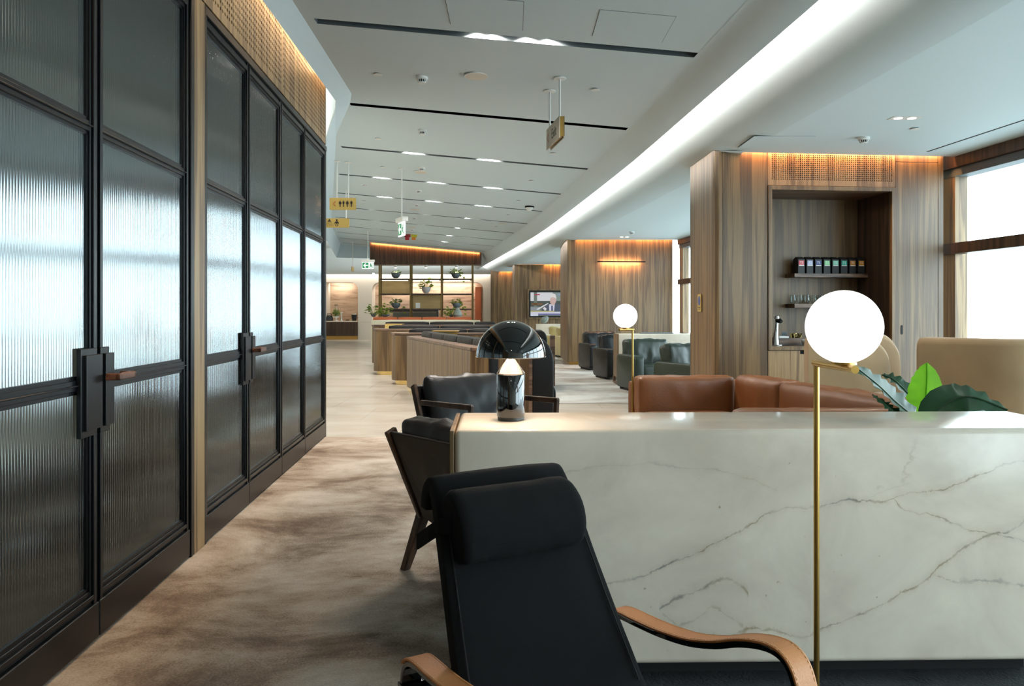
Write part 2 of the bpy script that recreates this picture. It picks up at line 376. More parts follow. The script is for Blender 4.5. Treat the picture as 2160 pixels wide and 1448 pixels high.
def cushion(x0, x1, y0, y1, z0, z1, puff=.02, wr=.008, n=14, seed=0, r=.04):
    """soft padded block: subdivided box, rounded, puffed and creased"""
    bm = bmesh.new(); bmesh.ops.create_cube(bm, size=2)
    bmesh.ops.subdivide_edges(bm, edges=bm.edges, cuts=n, use_grid_fill=True)
    hx, hy, hz = (x1-x0)/2, (y1-y0)/2, (z1-z0)/2; c = Vector(((x0+x1)/2, (y0+y1)/2, (z0+z1)/2))
    vs = []
    r = min(r, hx*.95, hy*.95, hz*.95)
    for v in bm.verts:
        q = Vector((v.co.x*hx, v.co.y*hy, v.co.z*hz))
        k = Vector((max(-hx+r, min(hx-r, q.x)), max(-hy+r, min(hy-r, q.y)), max(-hz+r, min(hz-r, q.z))))
        d = q-k
        if d.length > 1e-6: q = k+d.normalized()*r
        u = v.co
        pf = puff*(1-u.x**4)*(1-u.z**4) if hy <= min(hx, hz) else puff*(1-u.x**4)*(1-u.y**4)
        if hy <= min(hx, hz): q.y += pf*(1 if u.y > 0 else -1)*abs(u.y)
        else: q.z += pf*(1 if u.z > 0 else -1)*abs(u.z)
        if wr:
            nn = mnoise.noise(Vector((q.x*9+seed*7, q.y*9, q.z*4+seed)))+.5*mnoise.noise(Vector((q.x*22, q.y*22+seed, q.z*9)))
            q += q.normalized()*nn*wr
        vs.append(q+c)
    bm.verts.index_update()
    mb = MB().add(vs, [[v.index for v in f.verts] for f in bm.faces]); bm.free(); return mb
def roundrect(w, h, r, n=6, corners=(1, 1, 1, 1)):
    pts = []
    for i, (cx, cy_) in enumerate(((w/2, h/2), (-w/2, h/2), (-w/2, -h/2), (w/2, -h/2))):
        if not corners[i]: pts.append((cx, cy_)); continue
        sx_ = 1 if cx > 0 else -1; sy_ = 1 if cy_ > 0 else -1
        for k in range(n+1):
            a = i*PI/2+k/n*PI/2
            pts.append((cx-sx_*r+r*math.cos(a), cy_-sy_*r+r*math.sin(a)))
    return pts
def interp(tab, y):
    if y <= tab[0][0]: i = 0
    else:
        i = len(tab)-2
        for k in range(len(tab)-1):
            if tab[k][0] <= y <= tab[k+1][0]: i = k; break
    (a, b), (c, d) = tab[i], tab[i+1]
    return b+(d-b)*(y-a)/(c-a)
# ------------------------------------------------------------------ floors
ST0 = 8.06
struct('floor', RB(-6, 6.8, -5, ST0, -.1, 0), 'carpet')
struct('floor.001', RB(-10, 7, ST0, 37.5, -.1, -.012), 'dark')
sf = struct('floor.002', RB(-10, 7, 20.7, 37.5, -.012, 0), 'stonefloor')
fl = struct('floor.003')
ty = ST0; r_ = 0
rows = [8.06, 9.22, 10.4, 11.6, 12.9, 14.3, 15.8, 17.4, 19.0, 20.7]
base_tile = {}
for r_ in range(len(rows)-1):
    y0, y1 = rows[r_], rows[r_+1]; w = 1.2
    x = -9.6+(r_ % 2)*.6
    while x < 6.5:
        if y0 < 10.8 or x+w < .6 or x > 5.2:
            obj('tile', RB(x+.0015, x+w-.0015, y0+.0015, y1-.0015, -.012, 0), 'stonefloor', fl)
        else:
            obj('tile', RB(x+.0015, x+w-.0015, y0+.0015, y1-.0015, -.012, -.001), 'stonefloor', fl)
        x += w
far_carpet = MB().prism([(.45, 10.9), (5.3, 10.9), (4.6, 18.74), (1.24, 18.74), (1.22, 26), (.4, 26), (.42, 18)], -.001, .008)
tag(obj('carpet', far_carpet, 'carpet_far'), 'pale grey-brown streaked carpet under the far armchairs beyond the stone floor', 'carpet')
tag(obj('carpet_shade', RB(.02, 2.4, 1.0, 3.4, 0, .012), 'carpet_shade'), 'charcoal sheet standing for shade on the carpet beneath the near marble table', 'carpet_shade')  # dark sheet puts the table's shade on the carpet as colour
# ------------------------------------------------------------------ left glazed wall
def wallpt(y, off=0): return Vector((WX(y)+off, y, 0))
WD = Vector((-.0575, 1, 0)).normalized(); WN = Vector((1, .0575, 0)).normalized()
def wbox(mb, y0, y1, z0, z1, d0, d1):     # slab along the wall line, d = distance out of the wall plane
    a, b = wallpt(y0), wallpt(y1)
    pts = [a+WN*d0, b+WN*d0, b+WN*d1, a+WN*d1]
    return mb.prism([(p.x, p.y) for p in pts], z0, z1)
def reed_pane(y0, y1, z0, z1, d=-.012, pitch=.0175, seg=7, depth=.0072):
    L = (y1-y0); n = max(1, round(L/pitch)); mb = MB(); vs = []
    for i in range(n):
        for k in range(seg):
            t = k/seg; vs.append(((i+t)/n, math.sin(PI*t)**.8*depth))
    vs.append((1, 0))
    V = []
    for t, h in vs:
        p = wallpt(y0+L*t)+WN*(d+h)
        V += [(p.x, p.y, z0), (p.x, p.y, z1)]
    return mb.add(V, [(2*i, 2*i+2, 2*i+3, 2*i+1) for i in range(len(vs)-1)])
TOPZ = 2.95
def leaf(name, y0, y1, stile=.045, hinge_gap=.004):
    t = struct(name)
    f = MB()
    y0 += hinge_gap; y1 -= hinge_gap
    for a, b in ((y0, y0+stile), (y1-stile, y1)):
        wbox(f, a, b, .01, TOPZ, -.045, .012)
        wbox(f, a+.012, b-.012, .01, TOPZ, .012, .022)
    obj('stile_frame', f, 'blackmetal', t, bevel=.002, seg=1)
    zs = [(.15, .205), (.995, 1.037), (2.0, 2.042), (TOPZ-.07, TOPZ)]
    for z0, z1 in zs:
        r = MB(); wbox(r, y0+stile, y1-stile, z0, z1, -.04, .010); wbox(r, y0+stile*.6, y1-stile*.6, z0+.018, z1-.018, .010, .021)
        obj('rail', r, 'blackmetal', t, bevel=.002, seg=1)
    for i in range(3):
        za, zb = zs[i][1], zs[i+1][0]
        g = MB()
        for a, b, c, d in ((y0+stile, y0+stile+.014, za, zb), (y1-stile-.014, y1-stile, za, zb), (y0+stile, y1-stile, za, za+.014), (y0+stile, y1-stile, zb-.014, zb)):
            wbox(g, a, b, c, d, -.006, .004)
        pn = obj('glass_pane', reed_pane(y0+stile, y1-stile, za, zb), 'reeded', t, smooth=1.2)
        obj('glazing_bead', g, 'blackmetal', pn)
    k = MB(); wbox(k, y0, y1, .01, .15, -.045, .026); obj('kick_plate', k, 'blackmetal', t, bevel=.003, seg=1)
    return t
def lock(t, y, side, handle):    # side -1: box on the leaf before y, +1: after it
    a, b = (y-.155, y-.004) if side < 0 else (y+.004, y+.10)
    m = MB(); wbox(m, a+.02, b, .84, 1.13, .012, .040); bx = obj('lock_box', m, 'blackmetal', t, bevel=.003)
    m = MB(); wbox(m, a, b-.02, .815, 1.155, .010, .028); obj('lock_plate', m, 'blackmetal', bx, bevel=.003)
    if handle:
        h = MB(); p = wallpt(y+.035); q = wallpt(y+.165)
        zz = 1.035
        path = [p+WN*.036, p+WN*.085, q+WN*.085, q+WN*.045]
        path = [Vector((v.x, v.y, zz)) for v in path]
        for i in range(3):
            u = (path[i+1]-path[i]).normalized(); s_ = Vector((-u.y, u.x, 0))*.011
            a0, a1 = path[i]-u*.011, path[i+1]+u*.011
            h.extr([a0+s_-Vector((0, 0, .014)), a1+s_-Vector((0, 0, .014)), a1-s_-Vector((0, 0, .014)), a0-s_-Vector((0, 0, .014))], (0, 0, .028))
        obj('pull_handle', h, 'teak_red', t, bevel=.005, label='red-brown wooden lever pull')
d1 = leaf('door_1', 2.08, 3.10); d2 = leaf('door_2', 3.10, 4.115)
lock(d1, 3.10, -1, False); lock(d2, 3.10, 1, True)
d3 = leaf('door_3', 4.36, 5.235); d4 = leaf('door_4', 5.235, 6.157)
lock(d3, 5.235, -1, False); lock(d4, 5.235, 1, True)
leaf('window_1', 6.157, 7.04); leaf('window_2', 7.04, 8.05)
leaf('window_3', -.05, .93); leaf('window_4', .93, 1.86)
wl_ = struct('wall_left')
m = MB(); wbox(m, 4.165, 4.33, 0, 3.0, -.08, .03); obj('post', m, 'walnut_gold', wl_, bevel=.003)
m = MB(); wbox(m, 1.90, 2.06, 0, 3.0, -.08, .03); obj('post', m, 'walnut_gold', wl_, bevel=.003)
m = MB(); wbox(m, -5, -.07, 0, 3.0, -.08, .0); obj('end_panel', m, 'walnut', wl_)
m = MB(); wbox(m, 8.055, 8.10, 0, 3.0, -.3, .024); obj('corner_post', m, 'blackmetal', wl_, bevel=.002)
m = MB()
for a, b in ((4.12, 4.165), (4.33, 4.358), (2.06, 2.078)): wbox(m, a, b, 0, TOPZ+.05, -.07, .03)
wbox(m, 2.06, 4.165, TOPZ, TOPZ+.05, -.07, .03); wbox(m, 4.33, 8.1, TOPZ, TOPZ+.05, -.07, .03)
obj('frame_surround', m, 'blackmetal', wl_, bevel=.003, seg=1)
def perforated(y0, y1, z0, z1, nx, nz, place, r=.27, depth=.014):
    """board with real round holes: place(u, v, d) gives the point; u, v in 0..1"""
    mb = MB(); K = 8
    for i in range(nx):
        for j in range(nz):
            u0, u1, v0, v1 = i/nx, (i+1)/nx, j/nz, (j+1)/nz; uc, vc = (u0+u1)/2, (v0+v1)/2
            sq = [(u0, v0), (uc, v0), (u1, v0), (u1, vc), (u1, v1), (uc, v1), (u0, v1), (u0, vc)]
            ho = []
            for k in range(K):
                a = -3*PI/4+k*PI/4
                ho.append((uc+math.cos(a)*r/nx, vc+math.sin(a)*r/nz))
            V = [place(u, v, 0) for u, v in sq]+[place(u, v, 0) for u, v in ho]+[place(u, v, -depth) for u, v in ho]
            mb.add(V, [(k, (k+1) % K, K+(k+1) % K, K+k) for k in range(K)]+[(K+k, K+(k+1) % K, 2*K+(k+1) % K, 2*K+k) for k in range(K)])
    return mb
def lplace(y0, y1, z0, z1, off):
    def f(u, v, d):
        p = wallpt(y0+(y1-y0)*u)+WN*(off+d); return (p.x, p.y, z0+(z1-z0)*v)
    return f
for a, b in ((-.05, 1.98), (1.98, 4.245), (4.245, 6.15), (6.15, 8.05)):
    h = obj('perforated_panel', perforated(0, 0, 0, 0, int((b-a-.06)/.043), 15, lplace(a+.03, b-.03, 3.06, 3.70, .03)), 'walnut_gold', wl_)
    bd = MB()
    for q in ((a, a+.03, 3.01, 3.74), (b-.03, b-.002, 3.01, 3.74), (a, b, 3.01, 3.06), (a, b, 3.70, 3.74)): wbox(bd, *q, .012, .030)
    obj('panel_border', bd, 'walnut_gold', h)
m = MB(); wbox(m, -.2, 8.09, 3.0, 3.8, -.12, -.05); obj('backing', m, 'dark', wl_)
# dim room behind the reeded glass
struct('wall_1', RB(-6.2, -6.1, -5, 8.3, 0, 3.6), 'cream')
struct('wall_2', RB(-6.2, -2.05, 8.3, 8.38, 0, 3.9), 'cream')
struct('ceiling_3', RB(-6.2, -1.65, -5, 8.3, 3.0, 3.02), 'cream') if False else None
cr = MB().prism([(-6.2, -5), (WX(-5)-.1, -5), (WX(8.3)-.1, 8.3), (-6.2, 8.3)], 2.97, 3.0); struct('ceiling_1', cr, 'cream')
# left wall beyond the glazed run, far walls
struct('wall_3', MB().prism([(-2.35, 8.38), (-6.75, 28.0), (-6.95, 28.0), (-2.6, 8.38)], 0, 4.2), 'cream')
struct('wall_4', RB(-9.2, -6.75, 27.9, 28.1, 0, 4.2), 'cream')
struct('wall_5', RB(-9.3, -9.1, 28, 37, 0, 4.2), 'cream')
struct('wall_back', RB(-6.2, 7, -5.1, -5, 0, 4.2), 'cream')
# ------------------------------------------------------------------ ceilings
LIPL = [(-5, -1.10), (2, -1.49), (5.28, -1.70), (7.9, -1.78), (8.31, -1.88), (9.97, -2.40), (23.2, -5.52), (31.2, -7.0)]
LIPR = [(-5, 2.3), (0, 2.08), (4.6, 1.81), (7.0, 1.65), (9.56, 1.49), (11.84, 1.29), (14.5, 1.05), (17.16, .80), (19.35, .55), (25, -.2), (31.9, -1.16), (34, -1.45)]
def LL(y): return interp(LIPL, y)
def LR(y): return interp(LIPR, y)
LZ = 3.42
SW = .055
slots = [5.89+2.45*k for k in range(-4, 11)]
FARY = lambda x: 31.2+(x+7)*.41
def yend(x): return FARY(x)
ceil_mb = MB(); slotm = MB()
ys = sorted(set([-5.0, 31.2]+[round(q[0], 3) for q in LIPL+LIPR if -5 < q[0] < 31.2]+[s+d for s in slots for d in (-SW, SW) if s < 31]))
def quad(mb, pts): mb.add([(x, y, CE(x)) for x, y in pts], [(0, 1, 2, 3)])
def la(y): return LL(y)+.16
YR = [-5, 0, 2.5, 4.6, 5.8, 7, 8.2, 9.56, 10.7, 11.84, 13.2, 14.5, 15.8, 17.16, 18.3, 19.35, 22, 25, 28, 31.9, 34.2]
def ra(y): return interp([(q, smoothLR(q)) for q in YR], y)-.30
def smoothLR(y): return (LR(y-.6)+LR(y)+LR(y+.6))/3 if -4 < y < 33 else LR(y)
slot_spans = []
for i in range(len(ys)-1):
    a, b = ys[i], ys[i+1]; mid = (a+b)/2
    s = [q for q in slots if abs(q-mid) < SW]
    if s:
        s0 = s[0]; xl = LL(s0)+.24; xr = LR(s0)-.24-.06
        if abs(s0-8.34) < .1: xl = -1.73
        quad(ceil_mb, [(la(a), a), (xl, a), (xl, b), (la(b), b)]); quad(ceil_mb, [(xr, a), (ra(a), a), (ra(b), b), (xr, b)])
        slot_spans.append((s0, xl, xr))
    else:
        quad(ceil_mb, [(la(a), a), (ra(a), a), (ra(b), b), (la(b), b)])
xs = [-6.84+k*(6.84-1.35)/8 for k in range(9)]
for i in range(8):
    x0, x1 = xs[i], xs[i+1]
    quad(ceil_mb, [(x0, 31.2), (x1, 31.2), (x1, FARY(x1)), (x0, FARY(x0))])
ceilo = struct('ceiling_2', ceil_mb, 'ceil')
for s0, xl, xr in slot_spans:
    m = MB(); D = .13
    V = [(x, y, CE(x)+dz) for dz in (0, D) for x, y in ((xl, s0-SW), (xr, s0-SW), (xr, s0+SW), (xl, s0+SW))]
    m.add(V, [(0, 1, 5, 4), (1, 2, 6, 5), (2, 3, 7, 6), (3, 0, 4, 7)]); sl = obj('light_slot', m, 'slot', ceilo)
    m = MB().add(V, [(4, 5, 6, 7)]); obj('slot_void', m, 'dark', sl)
# left drop edge (fascia) and its cove
m = MB(); Lpts = [(LL(q[0]), q[0]) for q in LIPL]+[(-1.35, 33.5)]
for i in range(len(Lpts)-1):
    (x0, y0), (x1, y1) = Lpts[i], Lpts[i+1]
    if i < len(Lpts)-2: e0, e1 = (x0+.16, y0), (x1+.16, y1)
    else: e0, e1 = (x0+.16, y0), (x1, y1)
    m.add([(x0, y0, LZ), (x1, y1, LZ), (e1[0], e1[1], CE(e1[0])), (e0[0], e0[1], CE(e0[0]))], [(0, 1, 2, 3)])
    m.add([(x0, y0, LZ), (x1, y1, LZ), (x1-.0, y1, LZ+.03), (x0-.0, y0, LZ+.03)], [(0, 1, 2, 3)])
    m.add([(x0, y0, LZ+.03), (x1, y1, LZ+.03), (e1[0], e1[1], CE(e1[0])+.01), (e0[0], e0[1], CE(e0[0])+.01)], [(0, 1, 2, 3)])
struct('trim_1', m, 'ceil')
# cove roof over the left gap and round the far end
m = MB()
m.add([(-1.0, -5, 3.78), (WX(-5)-.3, -5, 3.78), (WX(8.3)-.35, 8.3, 3.78), (-1.55, 8.3, 3.78)], [(0, 1, 2, 3)])
struct('trim_2', m, 'ceil')
m = MB().add([(-1.6, 8.2, 4.05), (-2.6, 8.2, 4.05), (-9.3, 28, 4.05), (-9.3, 36, 4.05), (0, 36, 4.05), (-.8, 34, 4.05), (-6.5, 31.4, 4.05), (-5.3, 24, 4.05)], [(0, 1, 2, 3, 4, 5, 6, 7)])
struct('trim_3', m, 'ceil')
def striplight(name, a, b, direction, width, wpm, col=WARM, spread=PI):
    a = Vector(a); b = Vector(b)
    area(name, (a+b)/2, direction, (b-a).length, width, wpm*(b-a).length, col, along=(b-a), spread=spread)
for y0, y1 in ((-1, 2), (2, 5.2), (5.2, 8.0)):
    striplight('cove_led', (WX(y0)+.075, y0, 3.74), (WX(y1)+.075, y1, 3.74), (-.25, 0, -1), .03, 11)
for (y0, y1) in ((8.6, 12), (12, 18), (18, 24), (24, 31)):
    striplight('cove_led', (LL(y0)-.05, y0, 3.55), (LL(y1)-.05, y1, 3.55), (-1, -.2, .5), .05, 9, WARMW)
striplight('cove_led', (-6.9, 31.4, 3.6), (-1.6, 33.4, 3.6), (-.2, 1, .4), .05, 14, WARMW)
# right bulkhead: main ceiling edge, hidden strip, curved lower ceiling
yr = YR
def sweep(prof, closed=False):
    mb = MB(); V = []
    for y in yr:
        L = smoothLR(y)
        for d, z in prof: V.append((L+d, y, z if z is not None else CE(L+d)))
    k = len(prof)
    return mb.add(V, [(i*k+j, i*k+j+1, (i+1)*k+j+1, (i+1)*k+j) for i in range(len(yr)-1) for j in range(k-1)])
def smoothLR(y): return (LR(y-.6)+LR(y)+LR(y+.6))/3 if -4 < y < 33 else LR(y)
prof = [(-.30, None), (-.18, None), (-.10, 3.175), (-.04, 3.145), (0, 3.13), (.004, 3.145), (-.03, 3.165), (-.12, 3.19), (-.12, 3.26), (-.12, 3.62)]
# lift the outer board where the tilted ceiling is higher
mb = MB(); V = []
for y in yr:
    L = smoothLR(y)
    zc = CE(L-.30); dz = zc-3.19
    pr = [(-.34, zc+.002), (-.30, zc-.002), (-.23, 3.17+max(dz, 0)*.55), (-.14, 3.155), (-.05, 3.138), (0, 3.13), (.004, 3.145), (-.03, 3.165), (-.12, 3.18), (-.12, 3.62)]
    V += [(L+d, y, z) for d, z in pr]
k = 10
mb.add(V, [(i*k+j, i*k+j+1, (i+1)*k+j+1, (i+1)*k+j) for i in range(len(yr)-1) for j in range(k-1)])
struct('trim_4', mb, 'ceil', smooth=1.0)
lowprof = [(-.12, 3.62), (.10, 3.6), (.12, 3.42), (.15, 3.31), (.20, 3.235), (.28, 3.165), (.38, 3.11), (.50, 3.065), (.64, 3.03), (.78, 3.008), (.92, 3.0)]
struct('trim_5', sweep(lowprof), 'ceil', smooth=1.0)
for i in range(1, len(yr)-1):
    y0, y1 = yr[i], yr[i+1]
    a, b = smoothLR(y0), smoothLR(y1)
    striplight('cove_led', (a-.055, y0, 3.225), (b-.055, y1, 3.225), (.72, 0, .70), .03, 15, WARMW)
B1O = Vector((2.18, 8.42, 0)); B1U = Vector((.995, .0995, 0)).normalized(); B1V = Vector((-B1U.y, B1U.x, 0))
def b1(u, v, z=0): return B1O+B1U*u+B1V*v+Vector((0, 0, z))
m = MB()
def rc(pts): m.add([(x, y, 3.0) for x, y in pts], [tuple(range(len(pts)))])
G = .07
prev = None
cuts = [-5, 0, 2.5, 4.6, 5.8, 7, 8.2]
for i in range(len(cuts)-1):
    a, b = cuts[i], cuts[i+1]
    rc([(smoothLR(a)+.92, a), (GX(a)+.2, a), (GX(b)+.2, b), (smoothLR(b)+.92, b)])
p0 = b1(-.07, -G); p1 = b1(2.75, -G)
rc([(smoothLR(8.2)+.92, 8.2), (GX(8.2)+.2, 8.2), (GX(p1.y)+.2, p1.y), (p1.x, p1.y), (p0.x, p0.y), (smoothLR(8.3)+.92, 8.28)])
q = b1(-.08, 1.1)
ycut = [9.56, 10.7, 11.84, 13.2, 14.5, 15.8, 17.16, 18.3]
rc([(smoothLR(8.28)+.92, 8.28), (p0.x, p0.y), (q.x, q.y), (smoothLR(9.56)+.92, 9.56)]) if p0.x > smoothLR(8.28)+.92 else None
rc([(smoothLR(9.56)+.92, 9.56), (GX(9.56)+.2, 9.56), (GX(10.7)+.2, 10.7), (smoothLR(10.7)+.92, 10.7)])
for i in range(1, len(ycut)-1):
    a, b = ycut[i], ycut[i+1]
    rc([(smoothLR(a)+.92, a), (GX(a)+.2, a), (GX(b)+.2, b), (smoothLR(b)+.92, b)])
rc([(smoothLR(18.3)+.92, 18.3), (GX(18.3)+.2, 18.3), (GX(18.72)+.2, 18.72), (smoothLR(18.72)+.92, 18.72)])
rc([(smoothLR(20.2)+.92, 20.2), (GX(20.2)+.2, 20.2), (GX(25)+.2, 25), (smoothLR(25)+.92, 25)])
rc([(smoothLR(25)+.92, 25), (GX(25)+.2, 25), (GX(28.7)+.2, 28.7), (smoothLR(28.7)+.92, 28.7)])
rc([(smoothLR(28.7)+.92, 28.7), (.04, 28.7), (-.1, 33.9), (smoothLR(33.9)+.92, 33.9)]) if smoothLR(28.7)+.92 < .04 else None
rc([(smoothLR(28.7)+.9, 28.74), (1.2, 28.74), (1.2, 33.9), (smoothLR(33.9)+.9, 33.9)])
rc([(-9.3, 33.9), (3, 33.9), (3, 36.4), (-9.3, 36.4)]) if False else None
cr = struct('ceiling_4', m, 'ceil')
# lamp trough above the panelled blocks
struct('trim_6', RB(1.9, 6.2, 8.2, 21, 3.5, 3.52), 'ceil')
# upper slab that closes the building
struct('ceiling_5', RB(-9.4, 7.2, -5.2, 37.8, 4.3, 4.4), 'ceil')
# ------------------------------------------------------------------ window wall
def gbox(mb, y0, y1, z0, z1, d0, d1):
    n = Vector((-1, -.09, 0)).normalized()
    pts = [Vector((GX(y0), y0, 0))+n*d0, Vector((GX(y1), y1, 0))+n*d0, Vector((GX(y1), y1, 0))+n*d1, Vector((GX(y0), y0, 0))+n*d1]
    return mb.prism([(p.x, p.y) for p in pts], z0, z1)
wi = 5
for (a, b, n) in ((-5.0, 8.95, 8), (9.6, 18.75, 4), (20.9, 28.7, 3)):
    t = struct('window_%d' % wi); wi += 1
    m = MB(); gbox(m, a, b, 2.88, 3.06, -.10, .10); obj('head_beam', m, 'walnut_dark', t, bevel=.004)
    m = MB(); gbox(m, a, b, 2.79, 2.88, -.12, .06); obj('blind_box', m, 'slot', t, bevel=.004)
    m = MB(); gbox(m, a, b, 1.93, 2.05, -.04, .10); obj('transom', m, 'walnut_dark', t, bevel=.004)
    m = MB(); gbox(m, a, b, .0, .10, -.10, .10); obj('sill', m, 'walnut_dark', t, bevel=.004)
    if a == 9.6 or a == 20.9:
        m = MB(); gbox(m, a, b, .66, .78, -.04, .08); obj('transom', m, 'walnut_dark', t, bevel=.004)
    for k in range(n+1):
        y = a+(b-a)*k/n; w = .26 if k in (n,) else .14
        y0, y1 = (y-w, y) if k == n else ((y, y+w) if k == 0 else (y-w/2, y+w/2))
        m = MB(); gbox(m, y0, y1, .1, 2.9, -.10, .05); obj('mullion', m, 'walnut_gold' if k == n else 'walnut_dark', t, bevel=.003)
        if k < n:
            y2 = a+(b-a)*(k+1)/n
            for z0, z1 in ((.10, 1.93), (2.05, 2.79)):
                m = MB(); p_, q_ = (GX(y1)+.05, y1), (GX(y2)+.05, y2)
                m.add([(p_[0], p_[1], z0), (q_[0], q_[1], z0), (q_[0], q_[1], z1), (p_[0], p_[1], z1)], [(0, 1, 2, 3)])
                obj('glass_pane', m, 'glass', t)
m = MB(); m.add([(4.42, 8.35, 2.9985), (4.58, 6.6, 2.9985), (4.61, 6.6, 2.9985), (4.45, 8.35, 2.9985)], [(0, 1, 2, 3)])
m2 = MB(); m2.extr([(4.42+.0, 8.35, 2.998), (4.9, 3.0, 2.998), (4.925, 3.0, 2.998), (4.445, 8.35, 2.998)], (0, 0, .004))
obj('linear_diffuser', m2, 'dark', cr)
# ------------------------------------------------------------------ walnut blocks
def b1poly(mb, pts, z0, z1): return mb.prism([tuple(b1(u, v))[:2] for u, v in pts], z0, z1)
w1 = struct('wall_right')
H1 = 3.45
def b1part(name, pts, z0, z1, mat, parent=w1, bevel=.002, **k):
    return obj(name, b1poly(MB(), pts, z0, z1), mat, parent, bevel=bevel, **k)
b1part('side_panel', [(0, .06), (.06, .98), (.10, 1.10), (.18, 1.10), (.08, .06)], 0, H1, 'walnut')
b1part('corner_post', [(0, .058), (.012, .02), (.05, 0), (.09, 0), (.09, .058)], 0, H1, 'walnut')
b1part('front_panel', [(.092, 0), (.592, 0), (.592, .04), (.092, .04)], 0, H1, 'walnut')
b1part('front_panel', [(2.06, 0), (2.555, 0), (2.555, .04), (2.06, .04)], 0, 2.94, 'walnut')
b1part('front_panel', [(2.06, 0), (2.555, 0), (2.555, .04), (2.06, .04)], 2.945, H1, 'walnut')
b1part('edge_post', [(2.56, 0), (2.62, 0), (2.62, 1.1), (2.56, 1.1)], 0, H1, 'walnut')
b1part('back_panel', [(.1, 1.06), (2.56, 1.06), (2.56, 1.1), (.1, 1.1)], 0, H1, 'walnut')
hp = obj('perforated_panel', perforated(0, 0, 0, 0, 57, 25, lambda u, v, d: tuple(b1(.635+1.39*u, -d+.001, 2.72+.55*v)), r=.30), 'walnut_gold', w1)
m = MB()
for u0, u1, z0, z1 in ((.596, .635, 2.665, H1), (2.025, 2.056, 2.665, H1), (.635, 2.025, 2.665, 2.72), (.635, 2.025, 3.27, H1)):
    b1poly(m, [(u0, 0), (u1, 0), (u1, .02), (u0, .02)], z0, z1)
obj('panel_border', m, 'walnut_gold', hp)
b1part('backing', [(.6, .05), (2.05, .05), (2.05, .06), (.6, .06)], 2.67, 3.3, 'dark')
# niche lining and frame
NZ0, NZ1 = .92, 2.615
fr = MB()
for u0, u1, z0, z1 in ((.598, .640, .872, 2.66), (2.012, 2.054, .872, 2.66), (.640, 2.012, 2.615, 2.66), (.640, 2.012, .872, .915)):
    b1poly(fr, [(u0, -.012), (u1, -.012), (u1, .04), (u0, .04)], z0, z1)
obj('niche_frame', fr, 'walnut', w1, bevel=.002)
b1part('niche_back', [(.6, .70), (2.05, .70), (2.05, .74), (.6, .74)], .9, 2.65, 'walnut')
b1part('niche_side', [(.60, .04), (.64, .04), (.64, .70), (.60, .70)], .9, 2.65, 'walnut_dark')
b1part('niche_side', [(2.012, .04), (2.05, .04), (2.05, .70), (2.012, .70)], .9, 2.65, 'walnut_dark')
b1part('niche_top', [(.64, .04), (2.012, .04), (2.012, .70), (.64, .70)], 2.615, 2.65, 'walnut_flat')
b1part('niche_counter', [(.64, .04), (2.012, .04), (2.012, .70), (.64, .70)], .88, .915, 'blackmetal')
for k in range(3):
    u0 = .602+k*.484
    cut = u0+.36 if k == 0 else (u0+.05 if k == 1 else u0+.35)
    m = MB(); b1poly(m, [(u0, .002), (u0+.480, .002), (u0+.480, .03), (u0, .03)], .08, .828)
    b1poly(m, [(u0, .002), (cut, .002), (cut, .03), (u0, .03)], .828, .866); b1poly(m, [(cut+.10, .002), (u0+.480, .002), (u0+.480, .03), (cut+.10, .03)], .828, .866)
    obj('cabinet_door', m, 'walnut_gold', w1)
b1part('cabinet_inner', [(.6, .04), (2.05, .04), (2.05, .06), (.6, .06)], .0, .87, 'dark')
m = MB()
for (u, z) in ((2.13, 1.09),):
    pts = [b1(u+a*.9, -.0015, z+b) for a, b in roundrect(.03, .105, .013)]
    m.extr(pts, B1V*.003)
obj('finger_pull', m, 'dark', w1)
# induction sign on the side of the block
sgm = b1(-.006+.036, .55, 1.39)
s = thing('wall_sign', 'small gold plate with blue hearing symbol on the side of the walnut pantry block', 'sign', tuple(sgm))
m = MB().extr([sgm+Vector((-.008-.0, dy, dz)) for dy, dz in roundrect(.17, .20, .012)], (.006, 0, 0)); part('plate', m, 'signgold', s, world=True)
m = MB().extr([sgm+Vector((-.0105, dy, dz+.025)) for dy, dz in [(math.cos(a)*.055, math.sin(a)*.055) for a in [2*PI*k/20 for k in range(20)]]], (.003, 0, 0)); part('symbol', m, plain('sign_blue', srgb(70, 84, 140), .5), s, world=True)
m = MB()
for dz, w in ((-.052, .10), (-.07, .06)): m.extr([sgm+Vector((-.0105, a, dz+b)) for a, b in roundrect(w, .008, .002)], (.003, 0, 0))
part('lettering', m, 'ink', s, world=True)
striplight('ceiling_gap_led', b1(.05, -.045, 3.07), b1(2.6, -.045, 3.07), (0, .5, -1), .02, 12, (1, .42, .14))
# block two
w2 = struct('wall_6')
P2 = [(1.33, 18.80), (3.90, 19.0), (3.95, 21.0), (1.30, 21.0), (1.29, 19.7)]
obj('block_face', MB().prism(P2, .07, H1), 'walnut', w2, bevel=.004)
obj('brass_plinth', MB().prism([(1.38, 18.86), (3.88, 19.06), (3.9, 20.9), (1.36, 20.9), (1.35, 19.7)], 0, .07), 'brass', w2)
striplight('ceiling_gap_led', (1.35, 18.75, 3.08), (3.9, 18.95, 3.08), (0, .5, -1), .02, 13, (1, .42, .14))
t = thing('picture_light', 'slim horizontal black bar light glowing on the walnut block above the marble console', 'lamp', (2.7, 18.8, 2.4))
a, b = P(1262, 552, 18.72), P(1361, 552, 18.80); a.z = b.z = 2.48
part('light_bar', MB().tube([a, b], .014), 'blackmetal', t, world=True)
for q in (a, b): part('bracket', MB().tube([q, q+Vector((0, .12, 0))], .012), 'blackmetal', t, world=True)
striplight('bar_led', a+Vector((.1, .03, .03)), b+Vector((-.1, .03, .03)), (0, 1, .2), .02, 5, (1, .50, .2))
